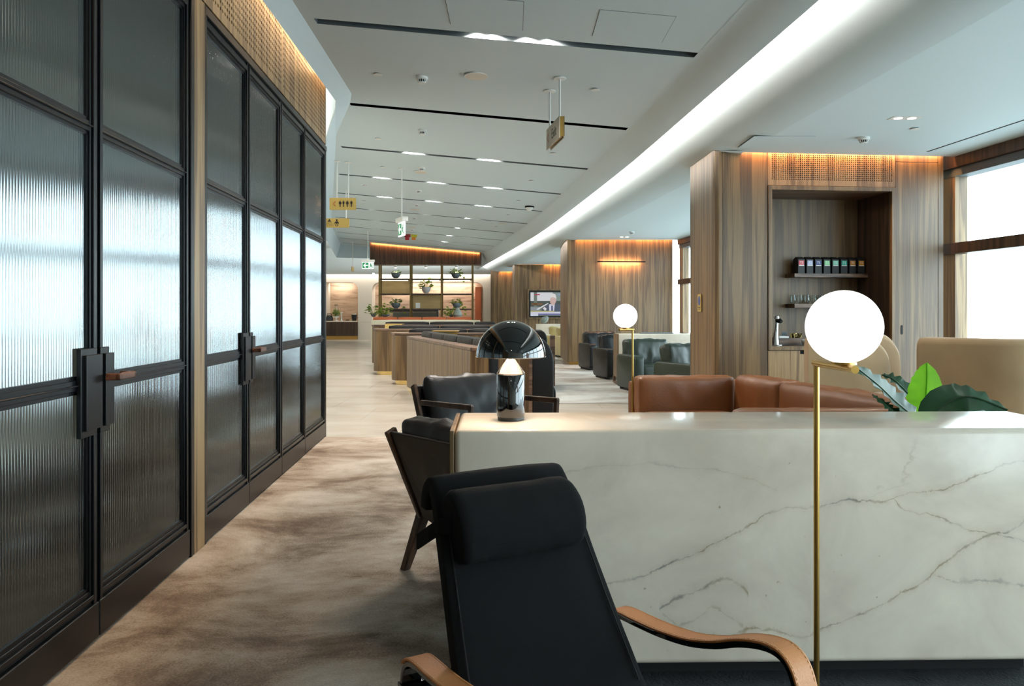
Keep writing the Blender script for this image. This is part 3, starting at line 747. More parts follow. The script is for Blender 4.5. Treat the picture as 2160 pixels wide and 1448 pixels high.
striplight('bar_led', a+Vector((.1, .03, -.03)), b+Vector((-.1, .03, -.03)), (0, 1, -.9), .02, 10, (1, .50, .2))
# block three with television, block four
w3 = struct('wall_7')
obj('block_face', MB().prism([(.10, 28.83), (5.0, 28.83), (5.0, 30.5), (.02, 30.5), (.03, 29.1)], 0, H1), 'walnut', w3)
striplight('ceiling_gap_led', (.1, 28.75, 3.08), (2.2, 28.75, 3.08), (0, .5, -1), .02, 24, (1, .42, .14))
w4 = struct('wall_8')
obj('block_face', MB().prism([(-.81, 34.0), (2, 34.0), (2, 35.3), (-.95, 35.3), (-.93, 34.1)], 0, H1), 'walnut', w4)
striplight('ceiling_gap_led', (-.8, 33.94, 3.08), (.1, 33.94, 3.08), (0, .5, -1), .02, 22, (1, .42, .14))
# ------------------------------------------------------------------ far wall with arched niches
fw = struct('wall_9'); FZ = 35.4
def fbox(mb, x0, x1, z0, z1, y0=FZ, y1=FZ+.8): return mb.box(x0, x1, y0, y1, z0, z1)
def X(px, Z=FZ): return (px-CX)/F*Z
def ZZ(py, Z=FZ): return CZ+(HY-py)/F*Z
nA = (X(688), X(755)); nB = (X(785), X(1019)); NT = 2.59
m = MB(); fbox(m, -9.3, .4, NT, 4.2); obj('wall_panel', m, 'cream', fw)
m = MB(); fbox(m, nA[1], nB[0], .80, NT); obj('wall_panel', m, 'cream', fw)
m = MB(); fbox(m, nA[1], nB[0], 0, .795); obj('wall_panel', m, 'cream', fw)
m = MB(); fbox(m, nB[1], .4, .80, NT); obj('wall_panel', m, 'cream', fw)
m = MB(); fbox(m, nB[1], .4, 0, .795); obj('wall_panel', m, 'cream', fw)
m = MB(); fbox(m, -9.3, nA[0], 0, NT); obj('wall_panel', m, 'cream', fw)
for (cx, sgn) in ((nA[1], -1), (nB[0], 1), (nB[1], -1)):
    R = .32; pts = [(cx, NT)]
    for k in range(7):
        a = k/6*PI/2; pts.append((cx+sgn*(R-R*math.sin(a)), NT-R+R*math.cos(a)))
    # corner fillet of the arch
    m = MB().extr([(x, FZ+.001, z) for x, z in pts], (0, .78, 0)); obj('arch_corner', m, 'cream', fw)
for a, b in (nA, nB):
    m = MB().box(a-.1, b+.1, FZ+.85, FZ+.9, 0, 2.8); obj('niche_lining', m, 'stonewall', fw)
m = MB().box(nB[1]-.36, nB[1]-.10, FZ+.1, FZ+.82, 0, 2.38); obj('niche_reveal', m, 'terracotta', fw)
striplight('niche_led', (nA[0]+.1, FZ+.55, 2.56), (nA[1]-.35, FZ+.55, 2.56), (0, .5, -1), .05, 10, WARMW)
striplight('niche_led', (nB[0]+.3, FZ+.55, 2.56), (nB[1]-.35, FZ+.55, 2.56), (0, .5, -1), .05, 10, WARMW)
m = MB(); pr = [(34.35, 4.1), (34.4, 3.6), (34.5, 3.3), (34.68, 3.1), (34.9, 2.98), (35.15, 2.94), (35.15, 2.99)]
V = [(x, y, z) for x in (-9.3, .4) for y, z in pr]; k = len(pr)
m.add(V, [(j, j+1, k+j+1, k+j) for j in range(k-1)]); struct('trim_7', m, 'ceil', smooth=1.0)
striplight('soffit_led', (-9, 35.27, 3.1), (.2, 35.27, 3.1), (0, .1, -1), .05, 8, WARMW)
# buffet cupboard in the left niche
c = thing('buffet_cabinet', 'dark walnut buffet cupboard with brass base under the far left stone niche', 'cabinet', (X(722), FZ+.2, 0))
part('plinth', MB().box(nA[0], nA[1], FZ-.12, FZ+.7, 0, .16), 'brass', c, world=True)
xs_ = [nA[0]+(nA[1]-nA[0])*k/3 for k in range(4)]
for k in range(3):
    dr = part('door', MB().box(xs_[k]+.004, xs_[k+1]-.004, FZ-.15, FZ-.12, .17, .80), 'walnut_dark', c, world=True)
part('body', MB().box(nA[0]+.005, nA[1]-.005, FZ-.12, FZ+.7, .16, .80), 'walnut_dark', c, world=True)
part('worktop', MB().box(nA[0], nA[1], FZ-.16, FZ+.75, .80, .84), 'marble', c, world=True, bevel=.004)
def bowlprof(r, h): return [(r*.45, 0), (r*.5, .01), (r*.85, h*.35), (r, h*.7), (r*.97, h), (r*.9, h), (r*.85, h*.7), (0, h*.62)]
def leafcloud(c, r, h, n, sz, seed, droop=0):
    rd = random.Random(seed); mb = MB()
    for i in range(n):
        a = rd.uniform(0, 2*PI); q = rd.uniform(.2, 1); p = Vector(c)+Vector((math.cos(a)*r*q, math.sin(a)*r*q*.8, h*rd.uniform(.05, 1)*(1.2-q*.6)))
        d = Vector((math.cos(a), math.sin(a), rd.uniform(-.5, .7))).normalized(); s_ = d.cross(Vector((0, 0, 1))).normalized()*sz*.38
        n_ = s_.cross(d).normalized()*sz*.12
        mb.add([p, p+d*sz*.5+s_-n_, p+d*sz*.5+n_, p+d*sz*.5-s_-n_, p+d*sz], [(0, 1, 4, 2), (0, 2, 4, 3)])
        mb.tube([Vector(c), p], .004, 4, cap=False)
    for i in range(droop):
        a = -.4+rd.uniform(-.3, .3); x = Vector(c)+Vector((r*.8, -.05, 0)); pts = [Vector(c), x, x+Vector((.10, 0, -.08)), x+Vector((.12, -.02, -.22-.1*i))]
        mb.tube(pts, .004, 4, cap=False)
        for p in pts[1:]:
            d = Vector((rd.uniform(-1, 1), rd.uniform(-.4, .4), rd.uniform(-.8, .3))).normalized(); s_ = d.cross(Vector((0, 1, .2))).normalized()*sz*.4
            mb.add([p, p+d*sz*.5+s_, p+d*sz, p+d*sz*.5-s_], [(0, 1, 2, 3)])
    return mb
BASE = (0, 0, 0)
def potplant(name, label, px, py, Z, r, h, mat, fr_, fh, n, sz, seed, group='plants in bowls around the far shelving', droop=0):
    p = P(px, py, Z); t = thing(name, label, 'plant', tuple(p), group=group)
    part('pot', MB().lathe(bowlprof(r, h), n=24), mat, t, smooth=True)
    part('foliage', leafcloud((0, 0, h*.7), fr_, fh, n, sz, seed, droop), 'leafs', t)
    return t
# small items on the buffet
tz = .842
def at(px, Z, z): return (X(px, Z), Z, z)
t = thing('cake_stand_plant', 'leafy green plant in a glass jar on a white pedestal stand, on the buffet cupboard', 'plant', at(709, FZ+.1, tz))
part('stand', MB().lathe([(.001, 0), (.11, 0), (.10, .02), (.03, .04), (.03, .13), (.16, .17), (.16, .20), (.001, .20)], n=20), 'white', t, smooth=True)
part('foliage', leafcloud((0, 0, .2), .12, .34, 60, .12, 3), 'leafs', t)
part('jar_lid', MB().lathe([(.001, .70), (.08, .70), (.08, .74), (.001, .74)], n=16), 'walnut', t)
part('jar', MB().lathe([(.13, .21), (.13, .5), (.07, .62), (.07, .70)], n=20), 'glass', t, smooth=True)
t = thing('water_tap', 'small chrome tap on the buffet cupboard right of the green jar plant', 'tap', at(720.5, FZ+.1, tz))
part('body', MB().lathe([(.001, 0), (.08, 0), (.08, .015), (.035, .03), (.026, .30), (.045, .34), (.045, .40), (.001, .42)], n=16), 'chrome', t, smooth=True)
part('spout', MB().tube([(0, 0, .36), (0, -.14, .36), (0, -.15, .30)], .018, 8), 'chrome', t, smooth=True)
t = thing('kettle', 'round steel kettle at the left end of the buffet cupboard', 'kettle', at(695, FZ+.1, tz))
part('body', MB().lathe([(.001, 0), (.14, 0), (.16, .08), (.13, .20), (.05, .26), (.001, .27)], n=20), 'steel', t, smooth=True)
part('handle', MB().tube([(-.12, 0, .18), (-.08, 0, .32), (.08, 0, .32), (.12, 0, .18)], .014, 8), 'blackmetal', t)
tag(obj('wooden_box', RB(X(729), X(735.5), FZ, FZ+.15, tz, tz+.07), 'walnut', bevel=.006), 'small low wooden box on the buffet cupboard between tap and cup', 'box')
t = thing('cup_dispenser', 'dark cup holder with beige cups at the right end of the buffet cupboard', 'cup', at(747, FZ+.1, tz))
part('holder', MB().lathe([(.001, 0), (.09, 0), (.13, .28), (.11, .28), (.001, .02)], n=16), 'blackmetal', t, smooth=True)
part('cups', MB().lathe([(.001, .1), (.08, .1), (.10, .33), (.001, .33)], n=16), 'cream', t, smooth=True)
# kitchen pass in the right niche
t = thing('range_hood', 'long black extraction hood behind the shelving in the far right niche', 'hood', (X(875, 36), 36, 1.3))
part('hood_bar', MB().box(X(824, 36), X(924, 36), 35.6, 36.2, ZZ(658, 36), ZZ(654, 36)), 'dark', t, world=True)
tag(obj('splashback', RB(X(829, 36.2), X(921, 36.2), 36.15, 36.2, .85, ZZ(659, 36.2)), 'grey'), 'grey splashback panel below the black hood', 'panel')
tag(obj('kitchen_counter', RB(nB[0]+.02, nB[1]-.4, FZ+.05, FZ+.78, 0, .92), 'cream', bevel=.01), 'pale counter inside the far right niche behind the terracotta bench', 'counter')
# ------------------------------------------------------------------ header and open shelving
SZ = 28.9
hd = thing('shelving_unit', 'bronze open shelving unit hung below a dark walnut header at the end of the lounge', 'shelf', (X(897, SZ), SZ+.2, 0))
hx0, hx1 = X(780, SZ), X(1014, SZ); hz = ZZ(558.5, SZ)
part('header', MB().box(hx0, hx1, SZ, SZ+.75, hz, 4.15), 'walnut_dark', hd, world=True, bevel=.01)
for px in (799, 865, 930.5, 996):
    for dy in (0, .40):
        part('post', MB().box(X(px, SZ)-.028, X(px, SZ)+.028, SZ+.1+dy, SZ+.156+dy, 0, hz), 'bronze', hd, world=True)
for py in (588.5, 620, 652):
    for a, b in ((799, 865), (865, 930.5), (930.5, 996)):
        sh = part('shelf_board', MB().box(X(a, SZ)+.03, X(b, SZ)-.03, SZ+.1, SZ+.55, ZZ(py, SZ)-.045, ZZ(py, SZ)+.012), 'walnut_dark', hd, world=True)
        if py == 588.5:
            part('led_strip', MB().box(X(a, SZ)+.1, X(b, SZ)-.1, SZ+.16, SZ+.20, ZZ(py, SZ)-.065, ZZ(py, SZ)-.046), 'ledw', sh, world=True)
part('back_panel', MB().box(X(800, SZ), X(865, SZ), SZ+.54, SZ+.56, ZZ(619, SZ), ZZ(590, SZ)), 'yellowpanel', hd, world=True)
part('back_panel', MB().box(X(866, SZ), X(930, SZ), SZ+.54, SZ+.56, ZZ(651, SZ), ZZ(621, SZ)), 'yellowpanel', hd, world=True)
for px, w_ in ((832, 'left'), (897, 'middle'), (962, 'right')):
    p = (X(px, SZ), SZ+.28, hz)
    t = thing('spotlight', 'small lit spotlight under the walnut header, %s of three' % w_, 'spotlight', p, group='spotlights under the shelf header')
    part('lamp_housing', MB().lathe([(.001, -.001), (.055, -.001), (.055, -.09), (.045, -.09)], n=16), 'white', t, smooth=True)
    part('lens', MB().lathe([(.045, -.085), (.02, -.12), (.001, -.125)], n=12), 'lampdisc', t)
    area('spot_beam', (p[0], p[1], hz-.16), (0, 0, -1), .06, .06, 16, WARMW, spread=1.3)
striplight('header_led', (hx0+.05, SZ-.06, CE(hx0)-.03), (hx1-.05, SZ-.06, CE(hx1)-.03), (0, 1, -.5), .025, 9, (1, .42, .14))
potplant('bowl_plant', 'trailing plant in dark grey bowl on the top shelf, left bay', 835, 587.3, SZ+.3, .17, .20, 'pot', .14, .16, 26, .09, 11, droop=0)
potplant('bowl_plant', 'bushy yellow-green plant in dark grey bowl on the top shelf, right bay', 961.5, 587.3, SZ+.3, .17, .20, 'pot', .22, .22, 70, .10, 12, droop=1)
potplant('bowl_plant', 'upright leafy plant in whitish bowl on the middle shelf, centre bay', 899, 618.8, SZ+.3, .17, .22, 'potw', .22, .42, 60, .15, 13)
potplant('bowl_plant', 'leafy plant in shiny grey bowl on the lowest shelf, left bay', 835, 650.8, SZ+.3, .17, .20, 'pot', .20, .22, 46, .12, 14, droop=2)
potplant('bowl_plant', 'leafy plant in shiny grey bowl on the lowest shelf, right bay', 963.5, 650.8, SZ+.3, .16, .20, 'pot', .20, .2, 40, .11, 15, droop=2)
potplant('bowl_plant', 'broad-leaved plant in flat grey bowl on the terracotta bench, below the left bay', 812, 669, 27.6, .17, .10, 'pot', .24, .36, 44, .16, 16)
potplant('bowl_plant', 'small dark potted plant beside the stone vase, below the right bay', 951.5, 669, 27.6, .09, .09, 'pot', .18, .3, 40, .13, 17)
potplant('bowl_plant', 'arching dark-leaved plant at the left end of the terracotta bench', 788, 669, 27.8, .10, .12, 'pot', .2, .4, 26, .16, 18)
t = thing('stone_vase', 'speckled rounded stone vase on the terracotta bench under the right bay', 'vase', tuple(P(965, 669, 27.55)))
part('body', MB().lathe([(.001, 0), (.13, 0), (.17, .08), (.12, .2), (.05, .30), (.04, .33), (.001, .33)], n=20), 'grey', t, smooth=True)
tag(obj('menu_card', MB().extr([P(877, 650.5, SZ+.25), P(886, 650.5, SZ+.25), P(886, 639, SZ+.27), P(877, 639, SZ+.27)], (0, .012, 0)), 'paper'), 'blank pale card standing on the lowest shelf, centre bay', 'card')
t = thing('pepper_mill', 'tall black pepper mill behind the centre bay of the shelving', 'mill', tuple(P(923, 669, 27.6)))
part('body', MB().lathe([(.001, 0), (.035, 0), (.03, .1), (.04, .16), (.028, .2), (.035, .25), (.001, .27)], n=14), 'blackmetal', t, smooth=True)
# terracotta bench and cream bench
t = thing('bench', 'terracotta leather bench back running under the open shelving', 'bench', (X(890, 27.4), 27.4, 0))
part('base', MB().box(X(787, 27.4), X(995, 27.4), 27.2, 28.0, 0, .42), 'walnut', t, world=True)
for k in range(4):
    a = X(787, 27.3)+k*(X(995, 27.3)-X(787, 27.3))/4
    part('back_pad', cushion(a+.004, a+(X(995, 27.3)-X(787, 27.3))/4-.004, 27.2, 27.42, .42, ZZ(669, 27.3), wr=0, n=4), 'terracotta', t, world=True, smooth=True)
t = thing('bench', 'long cream upholstered bench back in front of the terracotta bench', 'bench', (X(900, 22), 22, 0))
part('back', cushion(X(785, 22), X(1013, 22), 21.8, 22.1, .1, ZZ(675, 22), wr=0, n=5, puff=0), 'creampaint', t, world=True, smooth=True)
part('seat', cushion(X(785, 22), X(1013, 22), 22.1, 22.7, .1, .45, wr=0, n=5, puff=0), 'creampaint', t, world=True, smooth=True)
# ------------------------------------------------------------------ walnut booths
def booth(label, poly, rim, inner, cush, Zr=.88):
    c = thing('booth_partition', label, 'partition', (poly[0][0], poly[0][1], 0), group='walnut booth partitions with black seat backs')
    part('plinth', MB().prism(inner, 0, .075), 'brassmirror', c, world=True)
    part('shell', MB().prism(poly, .075, Zr-.03), 'walnut', c, world=True, bevel=.006)
    part('rim', MB().prism(rim, Zr-.03, Zr+.012), 'walnut_flat', c, world=True, bevel=.008)
    return c
def off(poly, d):
    c = Vector((sum(p[0] for p in poly)/len(poly), sum(p[1] for p in poly)/len(poly)))
    return [tuple(Vector(p)+(Vector(p)-c).normalized()*d) for p in poly]
A = Fl(858, 826); Bp = P(992, 905, 8.75); Bp.z = 0; C_ = Vector((.20, 8.62, 0))
inn = Vector((.62, .22, 0))
poly1 = [(A.x, A.y), (Bp.x, Bp.y), (Bp.x+.12, Bp.y-.06), (C_.x, C_.y), (C_.x, C_.y+.38), (Bp.x+.35, Bp.y+.36), (A.x+.36, A.y+.22), (A.x+.1, A.y+.2)]
bo = booth('nearest booth partition, long slanting walnut panel with brown rim and black roll cushion', poly1, [tuple(p) for p in off(poly1, .012)], off(poly1, -.03), None)
dv = Vector((Bp.x-A.x, Bp.y-A.y, 0)); L_ = dv.length; dv.normalize(); nv = Vector((-dv.y, dv.x, 0))
if nv.x < 0: nv = -nv
nseg = 5
for k in range(nseg):
    s0, s1 = .28+(L_-.1)*k/nseg, .28+(L_-.1)*(k+1)/nseg
    mm = cushion(s0+.004, s1-.004, .17, .34, .5, .975, wr=.001, puff=.002, n=8, seed=k, r=.04)
    mm.xf(Matrix.Translation((A.x, A.y, 0)) @ Matrix((dv, nv, Vector((0, 0, 1)))).transposed().to_4x4())
    part('back_pad', mm, 'booth', bo, world=True, smooth=True)
# upholstered end wings of the nearest booth
def wing(t, x0, x1, y0, y1, z0, z1, rad, mat='booth', name='end_wing'):
    n = 8; pts = [(x0, z0), (x1, z0)]
    for k in range(n+1):
        a = k/n*PI/2; pts.append((x1-rad+rad*math.cos(a), z1-rad*1.5+rad*1.5*math.sin(a)))
    pts.append((x0, z1))
    part(name, MB().extr([(x, y0, z) for x, z in pts], (0, y1-y0, 0)), mat, t, world=True, bevel=.02, seg=3, smooth=.9)
wing(bo, .225, .455, 8.55, 8.95, .1, 1.0, .18)
wing(bo, .30, .50, 8.9, 9.6, .08, .45, .06, name='seat_end')
part('edge_trim', MB().box(.185, .224, 8.56, 8.95, .06, .90), 'walnut_flat', bo, world=True, bevel=.004)
def backbooth(label, Z, pxl, pxr, ch, zr):
    x0, x1 = X(pxl, Z), X(pxr, Z)
    poly = [(x0, Z+.38), (x0+.03, Z+.20), (x0+.12, Z+.04), (x0+.26, Z), (x1, Z), (x1, Z+.5), (x0+.06, Z+.5)]
    c = booth(label, poly, [tuple(p) for p in off(poly, .012)], off(poly, -.07), None, zr)
    xa = x0+.32; k = 0; w = 1.05
    while xa < x1-.1:
        xb = min(x1, xa+w)
        part('back_pad', cushion(xa+.004, xb-.004, Z+.20, Z+.40, .45, zr+.085, wr=.002, puff=.004, n=6, seed=k, r=.05), 'booth', c, world=True, smooth=True)
        part('seat_pad', cushion(xa+.004, xb-.004, Z+.42, Z+.95, .08, .45, wr=.0, puff=.01, n=4, r=.05), 'booth', c, world=True, smooth=True)
        xa = xb; k += 1
    return c
b2 = backbooth('second booth partition from the camera, walnut end with rounded corner and brass foot', 13.7, 819, 1120, .1, .90)
b3 = backbooth('third booth partition, walnut end with rounded corner left of the second', 15.8, 781.5, 1060, .1, .92)
b4 = backbooth('fourth and farthest booth partition, mostly hidden behind the third', 18.2, 779, 1045, .1, .96)
wing(b2, X(1120, 13.7)+.01, X(1158, 12), 12.6, 13.3, .1, ZZ(698, 12.6), .1)
part('edge_trim', MB().box(X(1160, 13.5), X(1170, 13.5), 13.4, 13.6, 0, ZZ(708, 13.5)), 'walnut_flat', b2, world=True)
for (px0, px1, py, Z, lab) in ((911, 965, 698.5, 12.9, 'polished brass box planter between the nearest and second booths'), (812, 848, 683.5, 17.2, 'small polished brass box planter behind the third booth end')):
    x0, x1, zt = X(px0, Z), X(px1, Z), ZZ(py, Z)
    c = thing('brass_planter', lab, 'planter', ((x0+x1)/2, Z+.2, 0))
    part('box', MB().box(x0, x1, Z, Z+.35, .0, zt-.012), 'brassmirror', c, world=True)
    part('rim', MB().box(x0-.006, x1+.006, Z-.006, Z+.356, zt-.012, zt), 'brass', c, world=True)
# ------------------------------------------------------------------ marble tables
def marble_table(label, O, ang, length, depth, h, zb, feet, endwood=True):
    t = thing('marble_table', label, 'table', O, ang)
    th = .10
    o = part('marble_body', MB().box(.016, length, 0, depth, zb, h), 'marble', t, bevel=.022, seg=5, smooth=.9)
    w = MB().box(-.001, .015, .006, depth-.004, zb-.0, h-.002); part('end_frame', w, 'walnut', t, bevel=.003)
    if feet:
        f = MB()
        for (a, b, c, d) in ((-.012, .035, -.0, .05), (-.012, .035, depth-.05, depth)): f.box(a, b, c, d, 0, zb)
        f.box(-.012, .035, 0, depth, 0, .035); part('foot_frame', f, 'walnut_flat', t, bevel=.003)
        f = MB().box(.04, length-.1, .06, .085, .0, .03).box(.04, length-.1, depth-.085, depth-.06, 0, .03); part('base_rail', f, 'blackmetal', t)
    else:
        f = MB().box(.2, length-.2, .10, depth-.10, 0, zb); part('plinth', f, 'dark', t)
    return t
T1 = marble_table('long near white marble table with grey-brown veins and black dome lamp on it', (-.213, 2.675, 0), .0225, 2.26, .485, .89, .08, False)
T2 = marble_table('white marble table on walnut foot frame far right, behind the green armchair', (1.845, 13.66, 0), .02, 2.3, .5, .895, .13, True)
T3 = marble_table('farthest white marble table with grey stone on top, below the television', (X(1129, 24.6), 24.6, 0), 0, 1.9, .5, .885, .1, True)
t = thing('stone_sculpture', 'pale green-grey rock standing on the farthest marble table', 'sculpture', tuple(P(1149, 682.6, 24.8)))
bm = bmesh.new(); bmesh.ops.create_icosphere(bm, subdivisions=2, radius=1)
for v in bm.verts:
    q = v.co; k = 1+.25*mnoise.noise(q*1.4)
    v.co = Vector((q.x*.13*k+(q.z*.04), q.y*.08*k, .115+max(-.115, q.z*.12*k)))
mb = MB().add([v.co for v in bm.verts], [[v.index for v in f.verts] for f in bm.faces]); bm.free()
part('rock', mb, 'grey', t)
# wood tray lines on far table
tag(obj('magazine_tray', MB().box(X(1352, 13.9), X(1420, 13.9), 13.85, 14.05, .896, .912), 'slot', bevel=.004), 'flat bluish tray lying on the marble table behind the green armchair', 'tray')
# ------------------------------------------------------------------ black dome table lamp
lx = P(1077.5, 886, 2.94)
t = thing('table_lamp', 'glossy black mushroom dome table lamp on the left end of the near marble table', 'lamp', (lx.x, lx.y, .8915))
part('base_ring', MB().lathe([(.001, 0), (.050, 0), (.050, .012), (.001, .012)], n=48), 'steel', t, smooth=True)
part('stem', MB().lathe([(.001, .012), (.052, .012), (.053, .016), (.053, .168), (.051, .171), (.001, .171)], n=64), 'gloss', t, smooth=.6)
part('cone', MB().lathe([(.052, .171), (.0535, .174), (.050, .179), (.009, .236), (.009, .262), (.001, .262)], n=64), 'polish', t, smooth=.6)
R_ = .131; pr = []
for k in range(15):
    a = k/14*PI/2; pr.append((R_*math.cos(a), .236+.136*math.sin(a)))
pr = [(R_-.003, .2365)]+pr
inn_ = [(max(.0005, r-.0035), max(.2365, z-.004)) for r, z in reversed(pr[1:])]
sh = part('shade', MB().lathe(pr, n=96), 'gloss', t, smooth=True)
part('shade_lining', MB().lathe(inn_, n=64), 'white', sh, smooth=True)
part('rim', MB().tube([(R_*math.cos(2*PI*k/48), R_*math.sin(2*PI*k/48), .2362) for k in range(49)], .0016, 6, cap=False), 'polish', sh, smooth=True)
part('bulb', MB().lathe([(.001, .262), (.014, .266), (.018, .28), (.012, .295), (.001, .30)], n=16), emit('lamp_bulb', (1, .8, .6, 1), 30), t, smooth=True)
pl = bpy.data.lights.new('bulb_light', 'POINT'); pl.energy = 5.5; pl.color = (1, .80, .62); pl.shadow_soft_size = .02
plo = bpy.data.objects.new('bulb_light', pl); sc.collection.objects.link(plo); plo.location = (lx.x+.045, lx.y-.03, .8915+.262)
pl2 = plo.copy(); sc.collection.objects.link(pl2); pl2.location = (lx.x-.045, lx.y+.01, .8915+.262)
# ------------------------------------------------------------------ brass globe floor lamps
def globe_lamp(label, gx, gy, barvec, tpole, tend, gz=1.254, R=.105):
    """gx, gy: globe centre in plan; barvec: unit plan direction of the bar; the pole stands at -tpole, the bar ends at +tend"""
    d = Vector((barvec[0], barvec[1], 0)).normalized(); base = Vector((gx, gy, 0))-d*tpole
    t = thing('globe_floor_lamp', label, 'lamp', tuple(base), group='brass globe floor lamps')
    zb = gz-R-.012
    part('foot', MB().lathe([(.001, 0), (.11, 0), (.11, .010), (.105, .014), (.001, .014)], n=40), 'brass', t, smooth=True)
    part('pole', MB().tube([(0, 0, .012), (0, 0, zb+.002)], .0088, 20), 'brass', t, smooth=True)
    part('arm', MB().tube([tuple(-d*.012+Vector((0, 0, zb))), tuple(d*(tpole+tend)+Vector((0, 0, zb)))], .0115, 24), 'brass', t, smooth=True)
    c = d*tpole
    part('globe_seat', MB().lathe([(.001, 0), (.035, 0), (.035, .006), (.001, .006)], (c.x, c.y, zb+.010), 24), 'brass', t, smooth=True)
    mb = MB(); n, k2 = 40, 26; V = []; 
    pr = [(R*math.sin(PI*(1-j/k2)) if 0 < j < k2 else .0005, -R*math.cos(PI*j/k2)) for j in range(k2+1)]
    mb.lathe(pr, (c.x, c.y, gz), 56)
    part('globe', mb, 'globe', t, smooth=True)
    q = bpy.data.lights.new('globe_light', 'POINT'); q.energy = 5; q.color = (1, .93, .85); q.shadow_soft_size = R
    qo = bpy.data.objects.new('globe_light', q); sc.collection.objects.link(qo); qo.location = (gx, gy, gz+.0)
    qo.data.energy = 0.001
    return t
globe_lamp('brass floor lamp with large lit white globe in front of the near marble table', .95, 2.24, (-.0, -1), .20, .075)
globe_lamp('distant brass floor lamp with lit globe behind the table, left of the brown sofa', .985, 6.8, (-.72, -.55), .09, .075)
# ------------------------------------------------------------------ reclining lounge chair in the foreground
yaw = math.radians(30)
r_ax = Vector((math.cos(yaw), math.sin(yaw), 0)); f_ax = Vector((math.sin(yaw), -math.cos(yaw), 0))
LC = Vector((-.034, 2.135, 0))
lc = thing('reclining_armchair', 'reclining black canvas armchair with round head pillow and tan leather arm straps in front', 'armchair', tuple(LC), yaw)
def lc_(u, v, z): return (u, -v, z)        # local: u right, v forward (towards -y local)
# sling profile (v, z): over the top, down the back rest, seat
bp = [(-.035, .84), (-.012, .862), (.02, .82), (.06, .765), (.13, .67), (.21, .56), (.29, .46), (.36, .37), (.42, .315), (.50, .315), (.66, .355), (.85, .40), (.98, .43), (1.02, .42)]
def pad(name, prof, th, hw, mat, parent, shift=True, n=18, crown=.0):
    mb = MB(); V = []; k = len(prof); m_ = 20
    # outline of the rounded cross section of the pad
    for i, (v, z) in enumerate(prof):
        a = Vector(prof[min(i+1, k-1)])-Vector(prof[max(i-1, 0)]); a.normalize(); nn = Vector((-a.y, a.x))
        if nn.y < 0: nn = -nn
        w = hw(v) if callable(hw) else hw
        us = -.035*max(0, min(1, v/.29)) if shift else 0
        for j in range(m_):
            q = 2*PI*j/m_; cu, cs = math.cos(q), math.sin(q)
            uu = (w-.012)*max(-1, min(1, cu*1.6))+cu*.012; tt = th/2*(abs(cs)**.5)*(1 if cs > 0 else -1)
            fine = .003*mnoise.noise(Vector((uu*8, v*9, z*7)))
            V.append(lc_(us+uu, v+nn.x*(tt+fine), z+nn.y*(tt+fine)))
    mb.add(V, [(i*m_+j, i*m_+(j+1) % m_, (i+1)*m_+(j+1) % m_, (i+1)*m_+j) for i in range(k-1) for j in range(m_)]+[tuple(range(m_)), tuple((k-1)*m_+j for j in range(m_-1, -1, -1))])
    return obj(name, mb, mat, parent, smooth=1.2)
def resample(prof, n):
    out = []
    for i in range(len(prof)-1):
        p0 = Vector(prof[max(i-1, 0)]); p1 = Vector(prof[i]); p2 = Vector(prof[i+1]); p3 = Vector(prof[min(i+2, len(prof)-1)])
        for k in range(n):
            t_ = k/n; out.append(tuple(.5*((2*p1)+(p2-p0)*t_+(2*p0-5*p1+4*p2-p3)*t_**2+(3*p1-p0-3*p2+p3)*t_**3)))
    return out+[tuple(prof[-1])]
hwf = lambda v: .203+.035*max(0, min(1, v/.29))
bprof = resample(bp[2:8], 5)
topc = [(-.055, .775), (-.05, .81), (-.032, .834), (-.005, .838)]
back = pad('back_pad', resample(topc+bp[3:7]+[(.35, .385), (.40, .34)], 5), .05, hwf, 'fabric', lc)
pad('seat_pad', resample([(.37, .325), (.44, .31), (.55, .325), (.70, .36), (.86, .40), (.95, .415)], 4), .06, .25, 'fabric', lc)
# piping seams down both sides of the back
for s_ in (-1, 1):
    pts = []
    for v, z in resample(bp[3:7]+[(.35, .385)], 5):
        pts.append(lc_(-.035*max(0, min(1, v/.29))+s_*(hwf(v)-.022), v+.0215, z+.017))
    part('seam', MB().tube(pts, .0022, 6), 'leather', back)
# head pillow: soft D-section roll
def pillow():
    mb = MB(); n = 22; m_ = 26; V = []; hl = .183
    for i in range(n+1):
        t_ = -1+2*i/n; e = (1-abs(t_)**9)**.4 if abs(t_) < 1 else 0
        e = max(e, .0)
        for j in range(m_):
            q = 2*PI*j/m_; a, b = math.cos(q), math.sin(q)
            rr = .88+.12*e if abs(t_) >= .999 else 1
            wv = 1+.03*mnoise.noise(Vector((t_*3, a*1.5, b*1.5+4)))+.02*mnoise.noise(Vector((t_*14, a*2, b)))*max(0, b)
            ra_, rb_ = .062*rr*wv, .094*rr*wv
            # long axis of the section lies along the back rest
            ax = Vector((.57, -.82)); nx = Vector((.82, .57))
            p_ = Vector((.112, .758))+nx*(a*ra_+.012)+ax*(b*rb_)
            V.append(lc_(-.022+t_*hl*(1-.02*(b*b)), p_.x, p_.y))
    mb.add(V, [(i*m_+j, i*m_+(j+1) % m_, (i+1)*m_+(j+1) % m_, (i+1)*m_+j) for i in range(n) for j in range(m_)]+[tuple(range(m_)), tuple(n*m_+j for j in range(m_-1, -1, -1))])
    return mb
pil = part('head_pillow', pillow(), 'fabric', lc, smooth=.9, bevel=.006, seg=2)
part('pillow_strap', MB().strip([(lc_(-.235, -.015, .70), (0, 0, 1), (1, 0, 0)), (lc_(-.235, .06, .74), (0, 0, 1), (1, 0, 0)), (lc_(-.225, .10, .765), (0, 0, 1), (1, 0, 0)), (lc_(-.205, .125, .77), (0, 0, 1), (1, 0, 0))], .04, .006), 'fabric', pil)
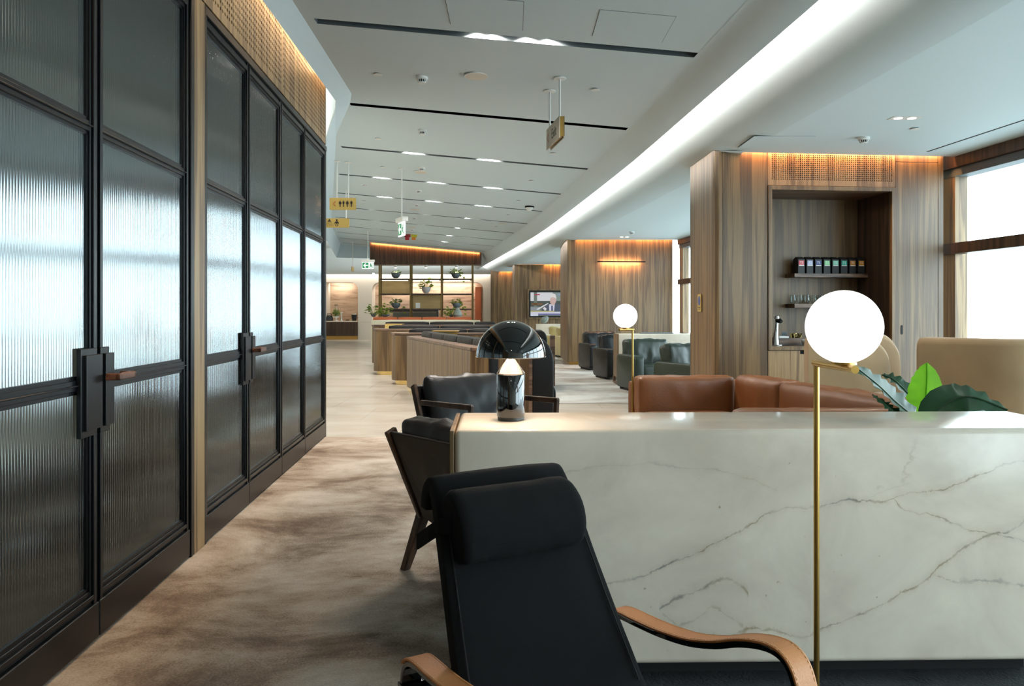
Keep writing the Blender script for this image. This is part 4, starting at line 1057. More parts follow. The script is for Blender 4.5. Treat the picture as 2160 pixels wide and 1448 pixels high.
# bent arm loops with tan straps
armp = [(.085, .02), (.075, .12), (.085, .30), (.10, .41), (.125, .455), (.165, .470), (.25, .474), (.34, .480), (.44, .495), (.53, .522), (.60, .552), (.66, .570), (.705, .574), (.735, .562), (.755, .532), (.77, .47), (.785, .35), (.80, .02)]
for s_, u0 in ((-1, -.302), (1, .298)):
    rs = resample(armp, 4)
    def path(off_, sel, lift=0):
        out = []
        for i, (v, z) in enumerate(sel):
            a = Vector(sel[min(i+1, len(sel)-1)])-Vector(sel[max(i-1, 0)]); a.normalize(); nn = Vector((-a.y, a.x))
            out.append((lc_(u0, v+nn.x*off_, z+nn.y*off_), (1, 0, 0), (0, -nn.x, nn.y)))
        return out
    fr_ = part('arm_frame', MB().strip(path(0, rs), .052, .014), 'gloss', lc, bevel=.003)
    i0 = next(i for i, q in enumerate(rs) if q[1] > .44); i1 = max(i for i, q in enumerate(rs) if q[1] > .47)
    part('arm_strap', MB().strip(path(.0105, rs[i0:i1]), .060, .006), 'strap', lc, bevel=.002)
    part('arm_strap', MB().strip(path(.009, rs[i1+1:i1+10]), .057, .005), 'strap', lc, bevel=.002)
    st = MB()
    for e_ in (-.025, .025):
        pts = [Vector(p)+Vector((e_, 0, 0)) for p, a, b in path(.0138, rs[i0+1:i1-1])]
        # dashes
        for k in range(len(pts)-1):
            a, b = pts[k], pts[k+1]; L = (b-a).length; nd = max(1, int(L/.008))
            for d in range(nd): st.tube([a+(b-a)*(d+.15)/nd, a+(b-a)*(d+.75)/nd], .0009, 4, cap=False)
    q = part('stitching', st, 'stitch', lc); q['kind'] = 'stuff'
    part('base_runner', MB().box(u0-.0225, u0+.0225, -.83, -.085, .0, .016), 'gloss', lc, bevel=.003)
part('cross_bar', MB().box(-.33, .30, -.42, -.39, .24, .28), 'gloss', lc)
part('cross_bar', MB().box(-.33, .30, -.11, -.085, .36, .40), 'gloss', lc)
part('cross_bar', MB().box(-.33, .30, -.90, -.80, .32, .345), 'gloss', lc)
for u0 in (-.17, .13):
    part('side_rail', MB().tube([lc_(u0, -.03, .80), lc_(u0, .30, .385), lc_(u0, .42, .27), lc_(u0, .95, .37)], .014, 10), 'gloss', lc)
# ------------------------------------------------------------------ wooden framed leather armchairs
def wood_armchair(label, loc, rz, mat):
    t = thing('armchair', label, 'armchair', loc, rz, group='low leather armchairs with dark wood frames')
    # local: faces -y, width along x
    for s in (-1, 1):
        x = s*.37
        side = MB()
        def bar(a, b, w=.045, d=.028):
            a, b = Vector(a), Vector(b); u = (b-a).normalized(); n_ = Vector((1, 0, 0)).cross(u).normalized()*w/2
            side.extr([a+n_, b+n_, b-n_, a-n_], (d*s, 0, 0))
        bar((x, .44, .72), (x, .24, .27), .06)             # rear upright, leaning back
        bar((x, .12, .30), (x, -.36, .36), .05)            # seat rail
        bar((x, .31, .595), (x, -.40, .625), .04)          # arm rest
        bar((x, -.385, .64), (x, -.36, .33), .04)          # arm front
        part('side_frame', side, 'walnut_dark', t, bevel=.005)
        for (ya, yb, za, zb) in ((.22, .32, .32, 0), (-.33, -.42, .36, 0)):
            m = MB(); a = Vector((x+s*.014, ya, za)); b = Vector((x+s*.06, yb, zb))
            for (p, w) in ((a, .03), (b, .02)): m.add([p+Vector((dx*w, dy*w, 0)) for dx, dy in ((-1, -1), (1, -1), (1, 1), (-1, 1))], [])
            m.f = [(0, 1, 5, 4), (1, 2, 6, 5), (2, 3, 7, 6), (3, 0, 4, 7), (3, 2, 1, 0), (4, 5, 6, 7)]
            part('leg', m, 'walnut_dark', t, bevel=.006)
    b = MB().extr([(-.372, .425, .715), (.372, .425, .715), (.365, .235, .27), (.27, .20, .22), (-.27, .20, .22), (-.365, .235, .27)], (0, .03, .0)); part('back_panel', b, mat, t, bevel=.01)
    c = cushion(-.345, .345, -.06, .06, -.25, .25, puff=.035, wr=.022, n=20, seed=3, r=.05)
    c.xf(Matrix.Translation((0, .285, .55)) @ Matrix.Rotation(math.radians(-22), 4, 'X')); part('back_cushion', c, mat, t, smooth=True)
    c = cushion(-.34, .34, -.36, .22, .30, .43, puff=.02, wr=.008, n=12, seed=5, r=.05); part('seat_cushion', c, mat, t, smooth=True)
    return t
wood_armchair('dark leather armchair with wooden frame seen from behind, left of the near marble table', (-.01, 3.83, 0), math.radians(133), 'leather_br')
wood_armchair('black creased leather armchair with wooden arms behind the dome lamp, facing the camera', (-.20, 5.98, 0), math.radians(36), 'leather')
# ------------------------------------------------------------------ slab-armed club chairs
def club(label, loc, rz, mat, group, w=.86, h=.83):
    t = thing('club_chair', label, 'armchair', loc, rz, group=group)
    for s in (-1, 1):
        pts = roundrect(.80, .54, .08)
        x0 = s*(w/2)-(0 if s < 0 else .16)
        m = MB().extr([(x0, p-.06, .045+.27+q) for p, q in pts], (.15, 0, 0)); part('arm', m, mat, t, bevel=.018, seg=3, smooth=.9)
        part('foot', MB().box(x0+.03, x0+.13, -.26, .26, 0, .06), 'dark', t)
    c = cushion(-w/2+.10, w/2-.10, -.10, .10, -.27, .27, puff=.035, wr=.024, n=20, seed=int(loc[0]*10), r=.06)
    c.xf(Matrix.Translation((0, .24, .56)) @ Matrix.Rotation(math.radians(-10), 4, 'X')); part('back_cushion', c, mat, t, smooth=True)
    part('seat_cushion', cushion(-w/2+.165, w/2-.165, -.32, .16, .12, .42, puff=.015, wr=.004, n=10, r=.04), mat, t, smooth=True)
    return t
g_ = 'slab-armed club chairs'
club('black leather club chair in front of the walnut block, behind another black one', (2.03, 17.35, 0), math.radians(14), 'leather', g_, .95)
club('black leather club chair half hidden behind the left end of the far marble table', (2.10, 15.1, 0), math.radians(14), 'leather', g_, .9)
club('green leather club chair facing the camera in front of the far marble table', (2.30, 12.85, 0), math.radians(14), 'green', g_, .98, .83)
club('green leather club chair partly hidden by the walnut pantry block', (2.58, 11.0, 0), math.radians(28), 'green', g_, .95)
club('mustard velvet club chair at the walnut block edge, nearest the television', (X(1187, 21.9)+.28, 22.1, 0), math.radians(20), 'velvet_y', g_, .9)
club('mustard velvet club chair in front of the farthest marble table', (X(1166, 23.2)+.30, 23.4, 0), math.radians(0), 'velvet_y', g_, 1.0)
t = thing('side_table', 'small walnut side table between the two green club chairs', 'table', (2.22, 11.75, 0))
part('top', MB().box(-.02, .30, -.2, .2, .43, .46), 'walnut_flat', t, bevel=.004)
for dx in (-.0, .26):
    for dy in (-.18, .15): part('leg', MB().box(dx, dx+.03, dy, dy+.03, 0, .43), 'walnut_flat', t)
# ------------------------------------------------------------------ brown sofa
s = thing('sofa', 'tan-brown leather corner sofa behind the near marble table', 'sofa', (1.7, 5.9, 0))
def pseg(a, b, th, z0, z1, name, mat='tan', seed=0, puff=.035, wr=.014, r=.07, side=1, drop=0):
    a, b = Vector((a[0], a[1], 0)), Vector((b[0], b[1], 0)); d = b-a; L = d.length; d.normalize(); n_ = Vector((-d.y, d.x, 0))*side
    c = cushion(0, L, 0, th, z0, z1, puff=puff, wr=wr, n=18, seed=seed, r=r)
    if drop: c.v = [(x, y, z-drop*(x/L)*(1 if z > (z0+z1)/2 else 0)) for x, y, z in c.v]
    c.xf(Matrix.Translation(a) @ Matrix((d, n_, Vector((0, 0, 1)))).transposed().to_4x4())
    part(name, c, mat, s, world=True, smooth=True)
pseg((1.085, 6.66), (1.93, 6.76), .20, .30, .735, 'back_cushion', seed=1, r=.035, puff=.012, wr=.010)
pseg((1.05, 6.88), (2.25, 7.02), .12, .10, .68, 'back_frame', seed=2, wr=.004, puff=0, side=1, r=.03)
pseg((1.90, 6.72), (2.08, 6.10), .24, .30, .750, 'back_cushion', seed=3, side=1, r=.05, puff=.015, wr=.012)
pseg((2.07, 6.13), (2.36, 4.80), .24, .30, .745, 'back_cushion', seed=4, side=1, r=.05, puff=.02, wr=.016)
pseg((2.20, 6.90), (2.72, 4.70), .12, .10, .66, 'back_frame', seed=5, wr=.004, puff=0, side=1)
pseg((1.36, 4.72), (2.42, 4.74), .16, .10, .700, 'front_bolster', seed=7, wr=.006, puff=.01, r=.05)
pseg((1.10, 6.05), (1.95, 6.15), .60, .14, .44, 'seat_cushion', seed=8, wr=.006, puff=.02)
pseg((1.45, 4.9), (2.10, 4.95), 1.2, .14, .44, 'seat_cushion', seed=9, wr=.006, puff=.02)
# ------------------------------------------------------------------ velvet high-back seats
def slab(t, pts, th, z0, z1, rad, rl=0, name='back', mat='velvet'):
    """upright upholstered slab following plan points, outer end top rounded"""
    P_ = [Vector((x, y, 0)) for x, y in pts]; Ls = [0]
    for i in range(1, len(P_)): Ls.append(Ls[-1]+(P_[i]-P_[i-1]).length)
    L = Ls[-1]; N = 28; K = 10; V = []
    def at_(s):
        for i in range(len(P_)-1):
            if s <= Ls[i+1]+1e-9:
                q = (s-Ls[i])/(Ls[i+1]-Ls[i]); return P_[i].lerp(P_[i+1], q), (P_[i+1]-P_[i]).normalized()
        return P_[-1], (P_[-1]-P_[-2]).normalized()
    for i in range(N+1):
        s_ = L*(.5-.5*math.cos(PI*i/N)); p, d = at_(s_); n_ = Vector((-d.y, d.x, 0))
        top = z1
        if s_ > L-rad: top = z1-rad+math.sqrt(max(0, rad*rad-(s_-L+rad)**2))
        if rl and s_ < rl: top = z1-rl+math.sqrt(max(0, rl*rl-(rl-s_)**2))
        tt = th/2
        ring = [(-tt, z0), (-tt*1.0, z0+(top-z0)*.5), (-tt, top-.06), (-tt*.8, top-.02), (-tt*.35, top), (tt*.35, top), (tt*.8, top-.02), (tt, top-.06), (tt, z0+(top-z0)*.5), (tt, z0)]
        for o_, z in ring: q = p+n_*o_; V.append((q.x, q.y, z))
    m_ = 10
    mb = MB().add(V, [(i*m_+j, i*m_+(j+1) % m_, (i+1)*m_+(j+1) % m_, (i+1)*m_+j) for i in range(N) for j in range(m_)]+[tuple(range(m_)), tuple(N*m_+j for j in range(m_-1, -1, -1))])
    part(name, mb, mat, t, world=True, smooth=1.0)
t = thing('high_back_seat', 'tan velvet high-back seat with rounded wing behind the globe lamp', 'armchair', (2.95, 7.1, 0))
slab(t, [(X(1701, 6.9), 6.9), (X(1800, 6.9), 6.88), (X(1868, 6.95), 6.95)], .13, .08, 1.06, .22, name='outer_back')
slab(t, [(X(1760, 7.25), 7.22), (X(1830, 7.25), 7.22), (X(1896, 7.25), 7.28)], .10, .08, 1.10, .25, name='inner_wing')
part('seat', cushion(2.7, 3.5, 7.3, 7.9, .12, .46, wr=.002, n=8), 'velvet', t, world=True, smooth=True)
part('arm_pad', cushion(X(1840, 6.7), X(1896, 6.7), 6.66, 6.8, .12, .60, wr=.002, n=8, r=.06), 'velvet', t, world=True, smooth=True)
t = thing('high_back_seat', 'wide tan velvet high-back seat against the window, right edge of the photo', 'armchair', (4.0, 6.6, 0))
slab(t, [(X(1943, 6.7), 6.74), (X(2002, 6.55), 6.60), (X(2110, 6.3), 6.30), (X(2170, 6.25), 6.22), (X(2215, 6.4), 6.45), (X(2230, 6.9), 6.95)], .13, .08, 1.075, .12, .04, name='outer_back')
part('seat', cushion(3.5, 4.35, 6.75, 7.4, .12, .46, wr=.002, n=8), 'velvet', t, world=True, smooth=True)
# ------------------------------------------------------------------ big-leaf plant behind the table
pt = thing('potted_plant', 'large-leaved plant with one bright upright leaf behind the near marble table', 'plant', (2.02, 3.95, 0))
part('pot', MB().lathe([(.001, 0), (.15, 0), (.20, .36), (.18, .36), (.16, .33), (.001, .33)], n=32), 'pot', pt, smooth=True)
def bigleaf(name, pix, Z0, Z1, w, mat, face, fold=.25, curl=0, seed=0):
    """leaf whose midrib runs through pixels at depths from Z0 to Z1; face = plan vector the blade is turned to"""
    n = 18; m_ = 9; pts = []
    rib = resample([tuple(q) for q in pix], 6) if len(pix) > 2 else pix
    V = []; N = len(rib)
    R3 = [P(px, py, Z0+(Z1-Z0)*i/(N-1)) for i, (px, py) in enumerate(rib)]
    for i, p in enumerate(R3):
        t_ = i/(N-1); d = (R3[min(i+1, N-1)]-R3[max(i-1, 0)]).normalized()
        sd = d.cross(Vector(face)).normalized(); up = sd.cross(d).normalized()
        ww = w*(math.sin(PI*min(1, t_*1.0+.02)**.75)**.72)*(1 if t_ < .99 else .05)+.002
        for j in range(m_):
            q = -1+2*j/(m_-1)
            wave = .010*math.sin(t_*46+seed)*abs(q)**2 + .004*math.sin(t_*75)*abs(q)
            V.append(p+sd*q*ww*(1+.03*math.sin(t_*50))+up*(fold*ww*abs(q)+wave-curl*q*q*ww))
    mb = MB().add(V, [(i*m_+j, i*m_+j+1, (i+1)*m_+j+1, (i+1)*m_+j) for i in range(N-1) for j in range(m_-1)])
    o = part(name, mb, mat, pt, world=True, smooth=2.0)
    mb2 = MB().tube([q-Vector(face).normalized()*-.003 for q in R3], .004, 6); part('midrib', mb2, mat, o, world=True)
    base = R3[0]
    part('stem', MB().tube([base, Vector((2.02+(base.x-2.02)*.3, 3.95, .6)), Vector((2.02, 3.95, .33))], .008, 8), 'leafs', pt, world=True)
bigleaf('leaf', [(1950, 880), (1952, 850), (1955, 800), (1955, 766)], 3.95, 4.0, .085, 'leafb', (-.2, -1, .15), fold=-.12)
bigleaf('leaf', [(1940, 890), (1890, 850), (1850, 812), (1795, 768)], 3.85, 3.7, .065, 'leafd', (.2, -.7, .7), fold=.3, seed=2)
bigleaf('leaf', [(1952, 895), (1925, 845), (1888, 805), (1860, 792)], 4.05, 4.15, .055, 'leafd', (.1, -.5, .8), fold=.3, seed=3)
bigleaf('leaf', [(1950, 895), (2000, 850), (2050, 838), (2125, 866)], 3.80, 3.65, .095, 'leafd', (.1, -.75, .65), fold=-.2, seed=4)
bigleaf('leaf', [(1945, 905), (1890, 872), (1868, 855), (1840, 834)], 3.8, 3.72, .022, 'leafd', (.1, -.8, .6), fold=.2, seed=5)
bigleaf('leaf', [(1960, 900), (2010, 880), (2040, 868), (2080, 862)], 4.1, 4.3, .06, 'leafd', (.1, -.6, .8), fold=.2, seed=6)
# ------------------------------------------------------------------ pantry niche contents
def nb(mb, u0, u1, v0, v1, z0, z1): return b1poly(mb, [(u0, v0), (u1, v0), (u1, v1), (u0, v1)], z0, z1)
def ux(px, v):          # distance along the block front for a pixel at recess v
    k = (px-CX)/F; o = B1O+B1V*v; return (k*o.y-o.x)/(B1U.x-k*B1U.y)
def zy(py, u, v): return CZ+(HY-py)/F*b1(u, v).y
us0, us1 = ux(1676, .46), ux(1831, .46)
zs1 = zy(577.3, us0+.4, .46); zs2 = zy(641.5, us0+.4, .46)
for z, lab in ((zs1, 'upper floating walnut shelf in the pantry niche carrying black boxes'), (zs2, 'lower floating walnut shelf in the pantry niche carrying glasses')):
    tag(obj('floating_shelf', nb(MB(), us0, us1, .46, .70, z-.045, z), 'walnut_flat', bevel=.002), lab, 'shelf', 'floating shelves in the pantry niche')
cols = [('red', srgb(206, 84, 92)), ('lilac', srgb(168, 178, 212)), ('navy', srgb(48, 68, 128)), ('light green', srgb(132, 208, 150)), ('mint', srgb(130, 206, 186)), ('turquoise', srgb(46, 180, 160)), ('amber', srgb(190, 126, 34)), ('gold', srgb(206, 146, 44))]
def textobj(body, size, mat, M_, parent, name='lettering', align='CENTER', ext=.0006, font=None, sx=1):
    cu = bpy.data.curves.new('text', 'FONT'); cu.body = body; cu.size = size; cu.extrude = ext; cu.align_x = align; cu.align_y = 'CENTER'
    to = bpy.data.objects.new('text', cu); sc.collection.objects.link(to); dg = bpy.context.evaluated_depsgraph_get()
    me = bpy.data.meshes.new_from_object(to.evaluated_get(dg)); bpy.data.objects.remove(to)
    me.transform(Matrix.Scale(sx, 4, (1, 0, 0)))
    me.transform(M_); me.materials.clear(); me.materials.append(M[mat] if isinstance(mat, str) else mat)
    o = bpy.data.objects.new(name, me); sc.collection.objects.link(o); o.parent = parent; return o
faceM = Matrix((Vector((1, 0, 0)), Vector((0, 0, 1)), Vector((0, -1, 0)))).transposed().to_4x4()   # text lying in XZ facing -y
B1A = math.atan2(B1U.y, B1U.x)
for k, (cn, c) in enumerate(cols):
    pxc = 1690.5+k*18.05
    u = ux(pxc, .50); p = b1(u, .50, zs1+.001); w = .040
    t = thing('tea_box', 'tall black tea box with %s label on the upper shelf%s' % (cn, {0: ', leftmost', 7: ', rightmost'}.get(k, '')), 'box', tuple(p), B1A, 'tea boxes on the upper pantry shelf')
    part('carton', MB().box(-w, w, 0, .13, 0, .165), 'tint', t, bevel=.001)
    part('fold_top', MB().add([(-w, .0, .165), (w, .0, .165), (w, .13, .165), (-w, .13, .165), (-w, .06, .195), (w, .06, .195)], [(0, 1, 5, 4), (2, 3, 4, 5), (0, 4, 3), (1, 2, 5), (0, 3, 2, 1)]), 'tint', t)
    part('label_patch', MB().box(-.030, .032, -.0012, .0, .098, .150), plain('label_'+cn.replace(' ', '_'), c, .5), t)
    part('label_strip', MB().box(-.030, .032, -.0012, .0, .088, .098), 'paper', t)
    textobj('T2', .034, 'paper', Matrix.Translation((.001, -.0014, .126)) @ faceM, t)
for k in range(8):
    v_ = .50+(.08 if k % 2 else 0); px = 1673+k*14.5 if k < 5 else 1745+(k-5)*22
    u = ux(px, v_); p = b1(u, v_, zs2+.001)
    t = tag(obj('drinking_glass', MB().lathe([(.001, .004), (.022, .001), (.033, .02), (.039, .045), (.036, .08), (.031, .103), (.0295, .103), (.034, .08), (.037, .045), (.030, .022), (.001, .008)], n=20), 'glass', smooth=True), 'clear stemless glass on the lower pantry shelf, number %s from the left' % ['one', 'two', 'three', 'four', 'five', 'six', 'seven', 'eight'][k], 'glass', 'stemless glasses on the lower pantry shelf')
    t.location = p
    t['label'] = 'clear stemless glass on the lower pantry shelf, ' + ['leftmost', 'second from the left', 'third from the left', 'fourth from the left', 'fifth from the left, by the globe edge', 'hidden just behind the globe', 'hidden behind the globe, second from right', 'rightmost, hidden by the globe'][k]
# chrome tap
v_ = .22; u = ux(1637, v_); p = b1(u, v_, .916)
t = thing('boiling_water_tap', 'tall chrome water tap at the left of the pantry counter', 'tap', tuple(p), B1A)
part('base_plate', MB().lathe([(.001, 0), (.075, 0), (.075, .008), (.001, .008)], n=24), 'chrome', t, smooth=True)
part('column', MB().tube([(0, 0, .006), (0, 0, .10), (.008, 0, .20), (.014, 0, .265)], [.036, .027, .019, .015], 20), 'chrome', t, smooth=True)
part('head', MB().tube([(.012, .01, .27), (.03, -.02, .275), (.04, -.045, .262)], [.026, .028, .020], 16), 'steel', t, smooth=True)
part('lever', MB().lathe([(.001, .29), (.028, .29), (.03, .305), (.022, .325), (.001, .33)], (.012, 0, 0), 18), 'chrome', t, smooth=True)
u0, u1 = ux(1643, .35), ux(1692, .35)
t = thing('wooden_tray', 'dark wooden tray with compartments on the pantry counter right of the tap', 'tray', tuple(b1((u0+u1)/2, .45, .916)), B1A)
hw = (u1-u0)/2
part('front', MB().box(-hw, hw, -.10, -.09, 0, .075), 'walnut_flat', t); part('rear', MB().box(-hw, hw, .10, .11, 0, .075), 'walnut_flat', t)
part('side', MB().box(-hw, -hw+.01, -.09, .10, 0, .075), 'walnut_flat', t); part('side', MB().box(hw-.01, hw, -.09, .10, 0, .075), 'walnut_flat', t)
part('bottom', MB().box(-hw+.01, hw-.01, -.09, .10, 0, .008), 'walnut_flat', t)
def onb(px, v, z): return tuple(b1(ux(px, v), v, z))
tag(obj('napkin_stack', RB(-.055, .055, -.06, .06, 0, .085), 'paper', bevel=.004), 'stack of white paper napkins in the wooden tray', 'napkins').location = onb(1650, .44, .926)
t = thing('sachet_holder', 'grey card of sachets leaning behind the white napkins', 'sachets', onb(1653, .56, .926)); part('card', MB().extr([(-.03, 0, 0), (.03, 0, 0), (.045, .01, .13), (-.015, .01, .13)], (0, .006, 0)), 'slot', t)
t = thing('gold_pot', 'small crinkled gold pot standing in the wooden tray', 'pot', onb(1679, .44, .926))
mb = MB(); V = []
for j, (r, z) in enumerate(((.045, 0), (.055, .06), (.066, .115), (.058, .115), (.045, .06), (.001, .05))):
    for k in range(24): V.append(((r+.004*math.cos(k*PI))*math.cos(2*PI*k/24), (r+.004*math.cos(k*PI))*math.sin(2*PI*k/24), z))
mb.add(V, [(i*24+k, i*24+(k+1) % 24, (i+1)*24+(k+1) % 24, (i+1)*24+k) for i in range(5) for k in range(24)]); part('body', mb, 'brassmirror', t)
t = thing('white_bowl', 'white ceramic bowl on the pantry counter, half hidden by the globe', 'bowl', onb(1702, .20, .916)); part('body', MB().lathe(bowlprof(.06, .06), n=28), 'paper', t, smooth=True)
# ------------------------------------------------------------------ television
TZ = 28.80
tv = thing('television', 'wall-mounted television showing a grey-haired man in a dark suit, on the far walnut block', 'television', (X(1165, TZ), TZ, 1.5))
x0, x1, z0, z1 = X(1115.5, TZ), X(1115.5, TZ)+1.86, ZZ(670, TZ), ZZ(613, TZ)
fo = MB(); 
for q in ((x0-.05, x0, z0-.05, z1+.05), (x1, x1+.05, z0-.05, z1+.05), (x0, x1, z1, z1+.05), (x0, x1, z0-.05, z0)): fo.box(q[0], q[1], TZ-.06, TZ+.03, q[2], q[3])
part('wood_surround', fo, 'walnut', tv, world=True)
part('bezel', MB().box(x0, x1, TZ-.03, TZ+.03, z0, z1), 'dark', tv, world=True)
def scr(name, col, pts, lay, st=1.0):     # flat shapes of the broadcast picture, from crop coordinates
    pp = [P(1100+a/8.52, 590+b/8.52, TZ-.031-.0012*lay) for a, b in pts]
    y = TZ-.031-.0012*lay
    m = MB().extr([(p.x, y, p.z) for p in pp], (0, .001, 0)); part(name, m, emit('screen_'+name, col, st*.62), tv, world=True)
R4 = lambda a, b, c, d: [(a, b), (c, b), (c, d), (a, d)]
RT = 1690
scr('screen', srgb(120, 130, 110), R4(162, 232, RT, 652), 0)
scr('bright_wall', srgb(236, 236, 240), R4(162, 232, 560, 385), 1); scr('wall_right', srgb(140, 156, 150), R4(560, 232, RT, 385), 1)
scr('dark_bench', srgb(58, 70, 60), R4(162, 385, RT, 500), 1); scr('pillar', srgb(110, 124, 110), R4(222, 232, 280, 500), 2)
scr('seats', srgb(120, 80, 40), R4(180, 420, 380, 462), 2); scr('desk', srgb(150, 156, 160), R4(162, 490, 330, 560), 2)
scr('suit', srgb(70, 78, 100), [(345, 575), (400, 480), (490, 440), (600, 420), (740, 480), (740, 575)], 3)
scr('shirt', srgb(230, 230, 244), [(495, 450), (600, 425), (585, 575), (500, 575)], 4)
scr('tie', srgb(40, 50, 110), [(535, 470), (560, 470), (565, 575), (535, 575)], 5)
scr('face', srgb(226, 190, 180), [(515, 350), (535, 300), (590, 290), (628, 340), (620, 400), (590, 455), (545, 460), (515, 410)], 6)
scr('hair', srgb(245, 240, 240), [(520, 330), (535, 275), (570, 252), (612, 268), (630, 345), (600, 330), (560, 315)], 7)
scr('papers', srgb(240, 240, 240), [(262, 535), (480, 420), (484, 436), (300, 545)], 5); scr('papers', srgb(240, 240, 240), [(385, 520), (415, 490), (455, 530), (425, 565)], 6)
scr('caption_bar', srgb(190, 180, 90), R4(162, 563, 590, 580), 7); scr('caption_band', srgb(226, 226, 244), R4(162, 580, RT, 612), 7)
scr('ticker', srgb(110, 110, 170), R4(300, 612, RT, 640), 7); scr('logo_block', srgb(225, 230, 245), R4(162, 606, 300, 655), 8)
scr('logo', srgb(190, 30, 80), R4(232, 262, 330, 282), 8); scr('live_tag', srgb(150, 160, 220), R4(650, 262, 740, 280), 8)
# ------------------------------------------------------------------ ceiling fittings
ordn = ['', 'first', 'second', 'third', 'fourth', 'fifth', 'sixth', 'seventh', 'eighth', 'ninth', 'tenth', 'eleventh']
lit = {1: [(1005, 1037), (1110, 1155)], 2: [(1002, 1028), (1090, 1118)], 3: [(886, 905), (1052, 1072)], 4: [(860, 878), (1018, 1038)], 5: [(795, 808), (910, 926), (1030, 1046)],
       6: [(802, 815), (905, 918), (1010, 1024)], 7: [(780, 790), (892, 902), (1001, 1012)], 8: [(785, 796), (884, 894)], 9: [(786, 800), (880, 890), (980, 990)], 10: [(880, 892), (975, 985)]}
vis = [s for s in slot_spans if s[0] > 5]
downs = []
for i, (s0, xl, xr) in enumerate(vis, 1):
    grp = lit.get(i, [])
    for gi, g in enumerate(grp):
        for px in g:
            # pixel column on the slot line -> x
            x = (px-CX)/F*s0
            if not (xl+.05 < x < xr-.05): continue
            downs.append((i, gi, len(grp), g.index(px), x, s0))
for (i, gi, ng, side, x, y) in downs:
    z = CE(x)+.055
    pos = ['left', 'right'] if ng == 2 else ['left', 'middle', 'right']
    t = thing('downlight', '%s lamp of the %s pair in the %s lit ceiling slot from the camera' % (['left', 'right'][side], pos[min(gi, len(pos)-1)], ordn[i]), 'downlight', (x, y, z), group='lamps in the ceiling slots')
    part('housing', MB().lathe([(.047, -.002), (.05, 0), (.05, .06), (.001, .06)], n=20), 'steel', t, smooth=True)
    part('lens', MB().lathe([(.001, .0), (.046, .0)], n=20), 'lampdisc', t)
    if i <= 6: area('downlight_beam', (x, y, z-.012), (0, 0, -1), .07, .07, 13, WARMW, spread=2.6)
for i in range(7, 11):
    for q in (-.4, .35):
        s0, xl, xr = vis[i-1]; area('downlight_beam', ((xl+xr)/2+q*(xr-xl)/2, s0, CE((xl+xr)/2)-.05), (0, 0, -1), .12, .08, 20, WARMW, spread=2.6)
def ceil_thing(name, label, cat, px, py, group, lower=False):
    if lower:
        Z = 1.7*F/(HY-py); p = Vector(((px-CX)/F*Z, Z, 3.0))
    else: p = Cl(px, py)
    return thing(name, label, cat, tuple(p), group=group), p
for (px, py, lab, low) in ((890, 162, 'largest white smoke detector, nearest on the corridor ceiling', 0), (891, 274, 'white smoke detector between the second and third ceiling slots', 0), (889, 353, 'white smoke detector just above the fourth ceiling slot', 0),
                      (883, 401, 'white smoke detector above the fifth ceiling slot', 0), (879, 431, 'white smoke detector above the sixth ceiling slot', 0), (874, 459, 'white smoke detector above the seventh ceiling slot', 0), (869, 483, 'farthest white smoke detector on the corridor ceiling', 0),
                      (1822, 290, 'white smoke detector above the walnut pantry block', 1), (1333, 489, 'white smoke detector on the lower ceiling above the second walnut block', 1)):
    t, p = ceil_thing('smoke_detector', lab, 'detector', px, py, 'smoke detectors', low)
    part('base', MB().lathe([(.001, .001), (.055, .001), (.055, -.022), (.048, -.028), (.001, -.028)], n=28), 'white', t, smooth=True)
    cg = MB()
    for k in range(14):
        a = 2*PI*k/14; c_, s_ = math.cos(a), math.sin(a)
        cg.tube([(c_*.045, s_*.045, -.027), (c_*.034, s_*.034, -.052)], .0035, 5)
    part('cage', cg, 'white', t); part('core', MB().lathe([(.030, -.028), (.028, -.05), (.001, -.05)], n=20), 'dark', t, smooth=True)
    part('cap', MB().lathe([(.035, -.050), (.034, -.058), (.001, -.062)], n=24), 'white', t, smooth=True)
for (px, py, lab) in ((1006, 160, 'large round ceiling speaker nearest the camera'), (888, 363, 'round ceiling speaker beside the third smoke detector'), (876, 442, 'round ceiling speaker beside the fifth smoke detector'), (871, 480, 'farthest round ceiling speaker on the corridor ceiling'), (1060, 471, 'round ceiling speaker near the curved bulkhead')):
    t, p = ceil_thing('ceiling_speaker', lab, 'speaker', px, py, 'round ceiling speakers')
    part('rim', MB().lathe([(.001, -.001), (.115, -.001), (.112, -.008), (.100, -.009)], n=40), 'white', t, smooth=True)
    part('grille', MB().lathe([(.100, -.008), (.001, -.009)], n=40), 'cream', t)
sp = [(797, 156), (1256, 188), (797, 292), (1167, 323), (807, 352), (1121, 381), (769, 391), (1094, 423), (768, 424), (1072, 453), (763, 474), (1047, 478)]
for k, (px, py) in enumerate(sp):
    near = ['left of the nearest smoke detector', 'right of the hanging exit sign rods', 'left of the second smoke detector', 'below the hanging exit sign', 'left of the fourth slot lamps', 'above the right end of the fifth slot',
            'right of the restroom sign rods', 'at the right end of the sixth slot', 'right of the restroom sign', 'at the right end of the seventh slot', 'right of the shower sign', 'at the right end of the eighth slot'][k]
    t, p = ceil_thing('sprinkler', 'small flat white sprinkler cover on the ceiling %s' % near, 'sprinkler', px, py, 'flat sprinkler covers')
    part('cover', MB().lathe([(.001, -.006), (.041, -.006), (.041, -.010), (.001, -.011)], n=24), 'white', t, smooth=True)
    part('collar', MB().lathe([(.001, 0), (.034, 0), (.034, -.006)], n=20), 'slot', t, smooth=True)
t, p = ceil_thing('sprinkler', 'small flat white sprinkler cover on the lower ceiling beside the twin downlight', 'sprinkler', 1930, 271, 'flat sprinkler covers', True)
part('cover', MB().lathe([(.001, -.006), (.041, -.006), (.041, -.010), (.001, -.011)], n=24), 'white', t, smooth=True)
